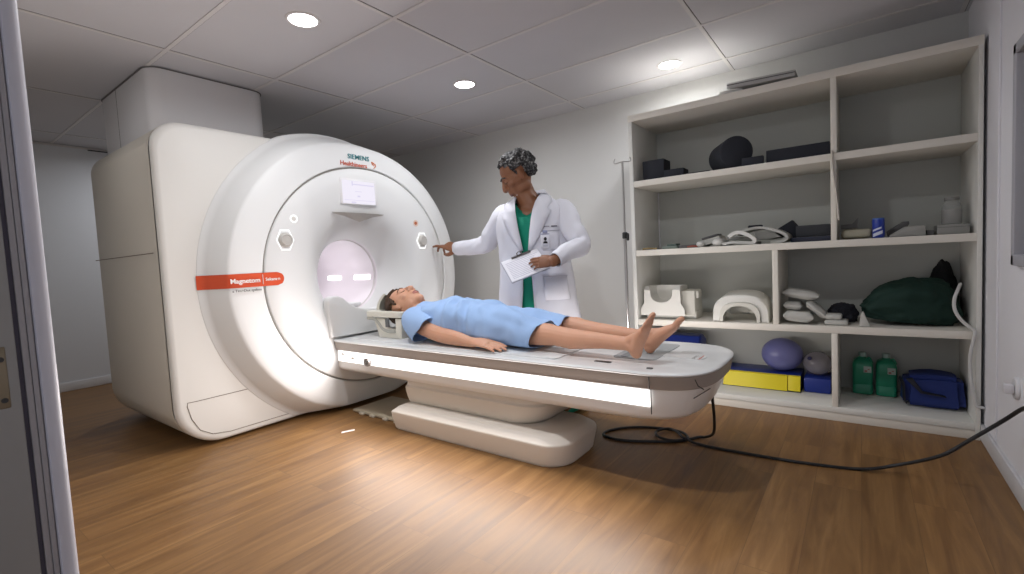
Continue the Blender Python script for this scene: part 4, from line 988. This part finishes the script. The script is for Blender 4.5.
# gown
def gown_ring(X, hy, zt, skew=0, zb=ZT_+.003, n=44, cy=PCY):
    out = []
    for k in range(n):
        a = 2*pi*k/n; c, s = cos(a), sin(a)
        y = cy+hy*math.copysign(abs(c)**.72, c)
        hgt = zt-zb
        z = zb+hgt*(.5+.5*math.copysign(abs(s)**(.85 if s > 0 else .5), s))
        zz = (z-zb)/hgt
        out.append(V((X+skew*(1-zz)*(1 if True else 0), y, z)))
    return out
b = BM()
secs = [(-2.490, .085, .765, 0), (-2.475, .135, .784, 0), (-2.445, .190, .797, 0), (-2.39, .225, .806, 0), (-2.32, .235, .813, 0), (-2.25, .236, .816, 0), (-2.16, .234, .814, 0), (-2.08, .229, .806, 0), (-1.99, .225, .794, 0), (-1.90, .223, .780, 0), (-1.80, .224, .772, 0), (-1.70, .228, .764, 0), (-1.61, .232, .755, -.01), (-1.52, .236, .738, -.03), (-1.46, .240, .725, -.05), (-1.405, .243, .716, -.065)]
rings = [gown_ring(X, hy, zt, sk) for X, hy, zt, sk in secs]
# refine along x
fine = []
for i in range(len(rings)-1):
    for q in (0, .25, .5, .75): fine.append([a.lerp(c, q) for a, c in zip(rings[i], rings[i+1])])
fine.append(rings[-1])
def fold(p):
    d = 0
    # diagonal pulls from the chest to the near hip, cross folds at the waist
    for ox, oy, ang, w, h in ((-2.02, 2.20, 28, .017, .014), (-1.93, 2.18, 32, .016, .013), (-2.12, 2.19, 24, .019, .014), (-1.84, 2.20, 40, .025, .009), (-1.74, 2.28, 62, .03, .008), (-2.22, 2.25, 15, .03, .009), (-1.66, 2.22, 75, .03, .009), (-1.58, 2.16, 80, .028, .010), (-1.95, 2.40, -25, .03, .008), (-1.5, 2.34, 85, .035, -.012)):
        n = V((cos(rad(ang)), sin(rad(ang)), 0)); t = V((-n.y, n.x, 0)); q = p-V((ox, oy, p.z))
        d += h*math.exp(-(q.dot(n)/w)**2)*math.exp(-(q.dot(t)/.20)**2)
    d += .010*noise.noise(V((p.x*9, p.y*7, p.z*9)))+.005*noise.noise(V((p.x*22+p.y*8, p.y*15, p.z*18+4)))
    # valley between the thighs
    if p.x > -1.72: d -= .026*min(1, (p.x+1.72)/.25)*math.exp(-((p.y-PCY)/.055)**2)*(1 if p.z > .62 else 0)
    return d
for R_ in fine:
    for i, p in enumerate(R_):
        k = max(0, min(1, (p.z-ZT_-.01)/.06))
        n = V((0, p.y-PCY, (p.z-.62)*1.5))
        if n.length > 1e-4: n.normalize()
        R_[i] = p+n*fold(p)*k*2.6
loft(b, fine, False, False)
o = obj('gown', b, M_gown, man, angle=80)
bake(o, [('SOLIDIFY', dict(thickness=.006, offset=-1)), ('SUBSURF', dict(levels=1, render_levels=1))])
for sy in (-1, 1):
    b = BM()
    P = [(-2.45, PCY+sy*.12, .70), (-2.40, PCY+sy*.175, .692), (-2.34, PCY+sy*.215, .672), (-2.27, PCY+sy*.235, .650), (-2.215, PCY+sy*.243, .634)]
    rr_ = [(.078, .11), (.092, .112), (.094, .098), (.092, .088), (.090, .085)]
    fr = frames([V(p) for p in P]); rings = []
    for i, (p, (t, N, B_)) in enumerate(zip(P, fr)):
        R_ = []
        for k in range(36):
            a = 2*pi*k/36; q = V(p)+N*cos(a)*rr_[i][0]+B_*sin(a)*rr_[i][1]
            q += (q-V(p)).normalized()*.012*noise.noise(V((q.x*14, q.y*14, q.z*10+sy)))*(i/4)
            if q.z < ZT_+.004: q.z = ZT_+.004+(.002 if k % 2 else 0)
            q.x -= .10*max(0, min(1, (.66-q.z)/.11))*(i/4)
            R_.append(q)
        rings.append(R_)
    loft(b, rings, False, False)
    o = obj('sleeve', b, M_gown, man, angle=80); bake(o, [('SOLIDIFY', dict(thickness=.005, offset=-1)), ('SUBSURF', dict(levels=1, render_levels=1))])
# ------------------------------------------------------------------ the doctor
M_dskin = mat('skin_brown', (.215, .088, .042), .48, var=.06, vscale=14, sss=.08)
M_dlip = mat('skin_brown_lips', (.17, .065, .045), .45)
M_coat = mat('coat_white', (.68, .685, .75), .8, bump=.08, bscale=160)
M_scrub = mat('scrub_green', (.0, .21, .13), .8, bump=.08, bscale=160)
M_pant = mat('trousers_teal', (.0, .13, .10), .85)
doc = thing('person', (-1.95, 3.0, 0), 'doctor in a white coat standing behind the table, reaching to the scanner', 'person')
T2, R2 = V((.256, -.966, 0)), V((-.966, -.256, 0))
DC = V((-1.975, 2.985, 0))
DH = ortho((-2.045, 2.905, 1.676), (-.66, -.56, -.52), (-.20, -.20, .95), .335)
b = BM()
put(b, DH, head_prims)
tube(b, [(-2.035, 2.93, 1.60), (-2.01, 2.945, 1.53), (-1.985, 2.965, 1.47), (-1.975, 2.98, 1.42)], [.082, .080, .092, .13], 16)
def dring(z, w, d, dy=0): return [DC+V((0, dy, z))+R2*w*sin(2*pi*k/28)+T2*d*cos(2*pi*k/28) for k in range(28)]
loft(b, [dring(.76, .20, .15), dring(.95, .21, .15), dring(1.15, .215, .155), dring(1.30, .225, .16), dring(1.40, .20, .135), dring(1.45, .13, .10)])
for s, kx, fx in ((1, (-2.12, 2.98, .42), (-2.14, 2.98, .06)), (-1, (-1.74, 2.96, .42), (-1.585, 2.83, .06))):
    h = DC+R2*s*.11+V((0, 0, .78)); tube(b, [h, h.lerp(V(kx), .5), V(kx), V(kx).lerp(V(fx), .4), V(fx)], [.105, .09, .068, .062, .045], 14, True, True)
    tube(b, [V(fx)+V((0, .02, -.012)), V(fx)+V((0, -.06, -.015)), V(fx)+V((0, -.14, -.022))], [.04, .04, .025], 10, True, True)
SR, ER, WR = V((-2.20, 2.93, 1.40)), V((-2.45, 2.98, 1.195)), V((-2.835, 3.03, 1.178))
SL, EL, WL = V((-1.75, 3.04, 1.40)), V((-1.575, 2.95, 1.15)), V((-1.655, 2.705, 1.033))
tube(b, [DC+V((0, 0, 1.37))+R2*.08, SR, SR.lerp(ER, .5), ER, ER.lerp(WR, .35), WR.lerp(ER, .15), WR], [.08, .075, .062, .052, .052, .038, (.030, .038)], 14, True, True)
tube(b, [DC+V((0, 0, 1.37))-R2*.08, SL, SL.lerp(EL, .5), EL, EL.lerp(WL, .35), WL.lerp(EL, .15), WL], [.08, .075, .062, .052, .052, .038, (.030, .038)], 14, True, True)
put(b, ortho(WR+V((.035, 0, -.004)), (-.93, -.02, .30), (.25, -.45, .86), .285), lambda t: hand_prims(t, -1, ((4, 12, 10), (18, 30, 18), (30, 40, 24), (38, 44, 26)), [(.13, .05, -.04), (.20, .18, -.13), (.20, .33, -.20), (.17, .44, -.22)]))
put(b, ortho(WL+V((.008, .008, 0)), (-.93, -.32, .02), (.30, -.88, .36), .205), lambda t: hand_prims(t, 1, ((16, 18, 12), (18, 20, 14), (20, 22, 14), (22, 24, 14)), [(.12, .06, -.03), (.20, .20, -.06), (.235, .35, -.09), (.24, .46, -.11)]))
bd_ = body_finish('body', b, M_dskin, doc, .0047, 3, lips=(DH, M_dlip))
face_bits(DH, doc, bd_, mat('brow_grey', (.05, .045, .042), .8), mat('lash_dark', (.04, .022, .015), .7), .026)
hm = mat('hair_grey', (.045, .043, .043), .75, bump=.4, bscale=160)
nt = hm.node_tree; tc = nt.nodes.new('ShaderNodeTexCoord'); vn = nt.nodes.new('ShaderNodeTexNoise'); vn.inputs['Scale'].default_value = 55; vn.inputs['Detail'].default_value = 3
cr = nt.nodes.new('ShaderNodeValToRGB'); cr.color_ramp.elements[0].position = .52; cr.color_ramp.elements[0].color = (.018, .017, .018, 1); cr.color_ramp.elements[1].position = .72; cr.color_ramp.elements[1].color = (.30, .295, .29, 1)
nt.links.new(tc.outputs['Object'], vn.inputs['Vector']); nt.links.new(vn.outputs['Fac'], cr.inputs[0]); nt.links.new(cr.outputs[0], nt.nodes['Principled BSDF'].inputs['Base Color'])
def hl2(p):
    if p.z > .35: return p.y < .24
    if p.y > .02: return (p.y < .10 and p.z > -.05+max(0, p.y)*2.2 and abs(p.x) > .2) or (p.y < .18 and p.z > .28)
    if p.y > -.15: return p.z > .13
    return p.z > -.14
hair_shell('hair', DH, hm, doc, .075, 9, .030, hl2, 5, .99)
# scrub top, trousers, shoes
COAT = [(.44, .335, .245, .015), (.60, .320, .230, .012), (.72, .305, .218, .008), (.85, .288, .205, .004), (.98, .276, .196, 0), (1.10, .272, .192, 0), (1.20, .280, .198, -.004), (1.29, .284, .200, -.008), (1.38, .272, .188, -.012), (1.44, .240, .165, -.014), (1.48, .185, .138, -.016), (1.515, .130, .112, -.016), (1.54, .100, .098, -.016)]
def coat_at(z):
    for a, c in zip(COAT, COAT[1:]):
        if a[0] <= z <= c[0]:
            t = (z-a[0])/(c[0]-a[0]); return [a[i]+(c[i]-a[i])*t for i in range(4)]
    return COAT[0] if z < COAT[0][0] else COAT[-1]
def surf(deg, z, off=0, drop=0):
    _, w, d, dy = coat_at(z); a = rad(deg)
    return DC+V((0, dy, z-drop))+R2*(w+off)*sin(a)+T2*(d+off)*cos(a)
b = BM(); rows = []
for z in (.60, .72, .85, .98, 1.10, 1.20, 1.29, 1.36, 1.41, 1.46, 1.49):
    R_ = []
    for k in range(48):
        a = 360*k/48; p = surf(a, z, -.014)
        if z > 1.38: p.z -= max(0, cos(rad(a)))**6*(.055 if z < 1.42 else .10)
        p += (p-DC-V((0, 0, p.z))).normalized()*.004*noise.noise(V((p.x*12, p.y*12, p.z*9)))
        R_.append(p)
    rows.append(R_)
loft(b, rows, False, False); o = obj('scrub_top', b, M_scrub, doc, angle=80); bake(o, [('SOLIDIFY', dict(thickness=.004, offset=-1))])
b = BM()
for s, kx, fx in ((1, (-2.12, 2.98, .42), (-2.14, 2.98, .03)), (-1, (-1.74, 2.96, .42), (-1.585, 2.815, .03))):
    h = DC+R2*s*.105+V((0, 0, .80)); tube(b, [h, h.lerp(V(kx), .5), V(kx), V(kx).lerp(V(fx), .5), V(fx)], [.135, .118, .096, .088, .092], 18)
loft(b, [dring(.62, .22, .165), dring(.70, .235, .17), dring(.82, .235, .17)])
o = obj('trousers', b, M_pant, doc, angle=80)
for fx in ((-2.14, 2.98, 0), (-1.585, 2.86, 0)):
    b = BM(); tube(b, [(fx[0]+.0, fx[1]+.05, .042), (fx[0], fx[1]-.02, .05), (fx[0]-.01, fx[1]-.10, .042), (fx[0]-.015, fx[1]-.17, .032)], [(.04, .042), (.048, .046), (.040, .05), (.028, .044)], 14, True, True)
    for v in b.verts:
        if v.co.z < .004: v.co.z = .002
    obj('shoe', b, M_scrub, doc)
# white coat: body with an open front, sleeves
b = BM()
def gap(z):   # half opening in metres
    return .030+max(0, .95-z)*.05 if z < 1.10 else .030+(z-1.10)*.15
zs = [.44+i*(1.54-.44)/42 for i in range(43)]
rows = []
for z in zs:
    _, w, d, dy = coat_at(z); a0 = math.degrees(math.asin(min(.9, gap(z)/w))); R_ = []
    for k in range(61):
        a = a0+(360-2*a0)*k/60
        p = surf(a, z); n = V((p.x-DC.x, p.y-DC.y, 0)).normalized()
        f = .008*noise.noise(V((p.x*10, p.y*10, p.z*5)))+.005*noise.noise(V((p.x*24+p.z*9, p.y*24, p.z*14)))
        if z < .95: f += .012*(.95-z)/.5*sin(rad(a*7+20))
        f += .008*sin(a*.19+z*30)*math.exp(-((z-1.09)/.06)**2)*(1 if 20 < a < 340 else 0)
        R_.append(p+n*f)
    rows.append(R_)
loft(b, rows, False, False, False); o = obj('coat', b, M_coat, doc, angle=80); bake(o, [('SOLIDIFY', dict(thickness=.006, offset=0)), ('SMOOTH', dict(factor=.4, iterations=2))])
def sleeve(P, rr, seed):
    P2 = spline(P, 6); n = len(P2); b = BM(); fr = frames(P2); rings = []
    for i, (p, (t, N, B_)) in enumerate(zip(P2, fr)):
        q = i/(n-1)*(len(rr)-1); j = min(int(q), len(rr)-2); r = rr[j]+(rr[j+1]-rr[j])*(q-j); R_ = []
        for k in range(32):
            a = 2*pi*k/32; dirn = N*cos(a)+B_*sin(a)
            w = 1+.15*noise.noise(V((seed+dirn.x*2+i*.22, dirn.y*2, dirn.z*2+i*.35)))+.07*sin(i*1.35+2*cos(a+seed))*math.exp(-((i/n-.52)/.16)**2)
            R_.append(p+dirn*r*w)
        rings.append(R_)
    loft(b, rings, False, False); o = obj('coat_sleeve', b, M_coat, doc, angle=80); bake(o, [('SOLIDIFY', dict(thickness=.006, offset=0)), ('SMOOTH', dict(factor=.4, iterations=2))])
sleeve([DC+V((0, 0, 1.36))+R2*.14, SR, SR.lerp(ER, .55)+V((0, 0, -.004)), ER, ER.lerp(WR, .45)-V((0, 0, .006)), WR.lerp(ER, .06)], [.090, .084, .077, .070, .062, .056], 1.0)
sleeve([DC+V((0, 0, 1.36))-R2*.14, SL, SL.lerp(EL, .55), EL+V((.005, .008, -.01)), EL.lerp(WL, .5), WL.lerp(EL, .10)], [.088, .081, .075, .070, .059, .050], 7.0)
# collar and lapels
for s in (-1, 1):
    b = BM(); prof = [(1.12, 2), (1.18, 8), (1.26, 15), (1.34, 21), (1.40, 27), (1.41, 19), (1.46, 32), (1.50, 44), (1.528, 46)]
    A, B_ = [], []
    for z, wd in prof:
        _, w, d, dy = coat_at(z); a0 = math.degrees(math.asin(min(.9, gap(z)/w)))
        A.append(surf(s*(a0-3), z, .008)); B_.append(surf(s*(a0+wd), z, .013))
    C_ = [p+(q-p)*.5 + V((T2.x*.004, T2.y*.004, .0)) for p, q in zip(A, B_)]
    loft(b, [A, C_, B_], False, False, False); o = obj('lapel', b, M_coat, doc, angle=60); bake(o, [('SOLIDIFY', dict(thickness=.005, offset=1))])
b = BM(); A, B_, C_ = [], [], []
for k in range(29):
    a = 38+284*k/28; e = sin(pi*k/28)
    A.append(surf(a, 1.528, .008)+V((0, 0, .0))); C_.append(surf(a, 1.538, .002)+V((0, 0, .03*e+.006))); B_.append(surf(a, 1.538, -.012)+V((0, 0, .010)))
loft(b, [A, C_, B_], False, False, False); o = obj('collar', b, M_coat, doc, angle=60); bake(o, [('SOLIDIFY', dict(thickness=.005, offset=1))])
# chest pocket, badge, embroidery, lower pocket  (his left = negative degrees)
def patch(name, a0, a1, z0, z1, off, m, parent, n=6):
    b = BM(); loft(b, [[surf(a0+(a1-a0)*k/n, z, off) for k in range(n+1)] for z in (z0, (z0+z1)/2, z1)], False, False, False)
    o = obj(name, b, m, parent); bake(o, [('SOLIDIFY', dict(thickness=.0025, offset=1))]); return o
M_seamc = mat('coat_seam_grey', (.48, .48, .55), .8)
pk = patch('chest_pocket', -26, -54, 1.115, 1.255, .007, M_coat, doc)
patch('pocket_hem', -26, -54, 1.250, 1.256, .010, M_seamc, pk); patch('pocket_seam', -26, -54, 1.113, 1.117, .009, M_seamc, pk)
bd = patch('badge', -23, -36, 1.13, 1.245, .016, mat('badge_white', (.72, .73, .80), .4), doc)
patch('badge_clip', -26, -33, 1.235, 1.255, .020, mat('badge_clip_blue', (.30, .33, .50), .4), bd)
patch('badge_band', -23.3, -35.7, 1.226, 1.232, .0188, mat('badge_line_blue', (.35, .37, .52), .5), bd)
b = BM(); c = surf(-29.5, 1.185, .0195); n = (c-DC-V((0, 0, c.z))).normalized(); rt = V((-n.y, n.x, 0))
def quad(b, pts): b.faces.new([b.verts.new(c+rt*x+V((0, 0, z))+n*.0004) for x, z in pts])
quad(b, [(.011*cos(rad(a)), .010+.013*sin(rad(a))) for a in range(0, 360, 30)]); quad(b, [(-.017, -.022), (.017, -.022), (.015, -.012), (.007, -.006), (-.007, -.006), (-.015, -.012)])
obj('badge_picture', b, mat('badge_black', (.015, .015, .02), .6), bd, smooth=False)
patch('badge_lines', -26, -33, 1.143, 1.147, .0188, mat('badge_line_grey', (.45, .46, .55), .5), bd)
e = patch('chest_emblem', -24, -27, 1.268, 1.305, .009, mat('emblem_green', (.06, .20, .11), .6), doc, 3)
for a0, a1, m in ((-29, -37, mat('stitch_grey', (.30, .30, .34), .7)), (-40, -50, mat('stitch_dark', (.03, .03, .05), .7))): patch('chest_stitching', a0, a1, 1.279, 1.286, .009, m, e, 4)
pk = patch('side_pocket', -24, -66, .76, .93, .008, M_coat, doc, 10); patch('pocket_hem', -24, -66, .927, .932, .011, M_seamc, pk, 10)
# ------------------------------------------------------------------ clipboard
cl = thing('clipboard', (-1.85, 2.68, 1.03), 'clipboard with printed white sheets held by the doctor in his left hand', 'clipboard')
TL, TR, BL = [V(p)+V((-.006, .009, -.009)) for p in ((-2.005, 2.60, 1.055), (-1.833, 2.80, 1.141), (-1.872, 2.56, .924))]
ex = (TR-TL); ey = (BL-TL); W, H = ex.length, ey.length; ex.normalize(); nrm = ey.cross(ex).normalized(); ey = ex.cross(nrm).normalized()
if nrm.y > 0: nrm = -nrm
def cb(u, v, h): return TL+ex*u*W+ey*(v*H)*(1 if ey.z < 0 else -1)+nrm*h
def slabq(u0, u1, v0, v1, h0, h1):
    b = BM(); loft(b, [[cb(u, v, h) for u, v in ((u0, v0), (u1, v0), (u1, v1), (u0, v1))] for h in (h0, h1)]); return b
bo = obj('board', slabq(-.02, 1.02, -.02, 1.02, -.012, -.008), mat('board_grey', (.40, .40, .46), .6), cl, smooth=False)
sh = obj('sheets', slabq(0, 1, .0, 1, -.0075, -.001), mat('paper_white', (.74, .74, .80), .8), cl, smooth=False)
b = BM()
for i in range(11):
    v = .16+.072*i; t = slabq(.07, .93-.12*((i*7) % 3)/2, v, v+.016, -.001, -.0006); join(b, t)
obj('printed_lines', b, mat('print_grey', (.38, .38, .48), .8), sh, smooth=False)
obj('clip_bar', slabq(.28, .80, -.01, .055, -.001, .008), mat('clip_steel', (.12, .11, .11), .35, .7), cl, smooth=False)
b = BM(); c0 = cb(.50, -.03, .012); tube(b, [cb(.44, .03, .008), cb(.45, -.06, .016), cb(.50, -.10, .018), cb(.55, -.06, .016), cb(.56, .03, .008)], .004, 8, True, True); obj('clip_lever', b, mat('clip_steel', (.12, .11, .11), .35, .7), cl)
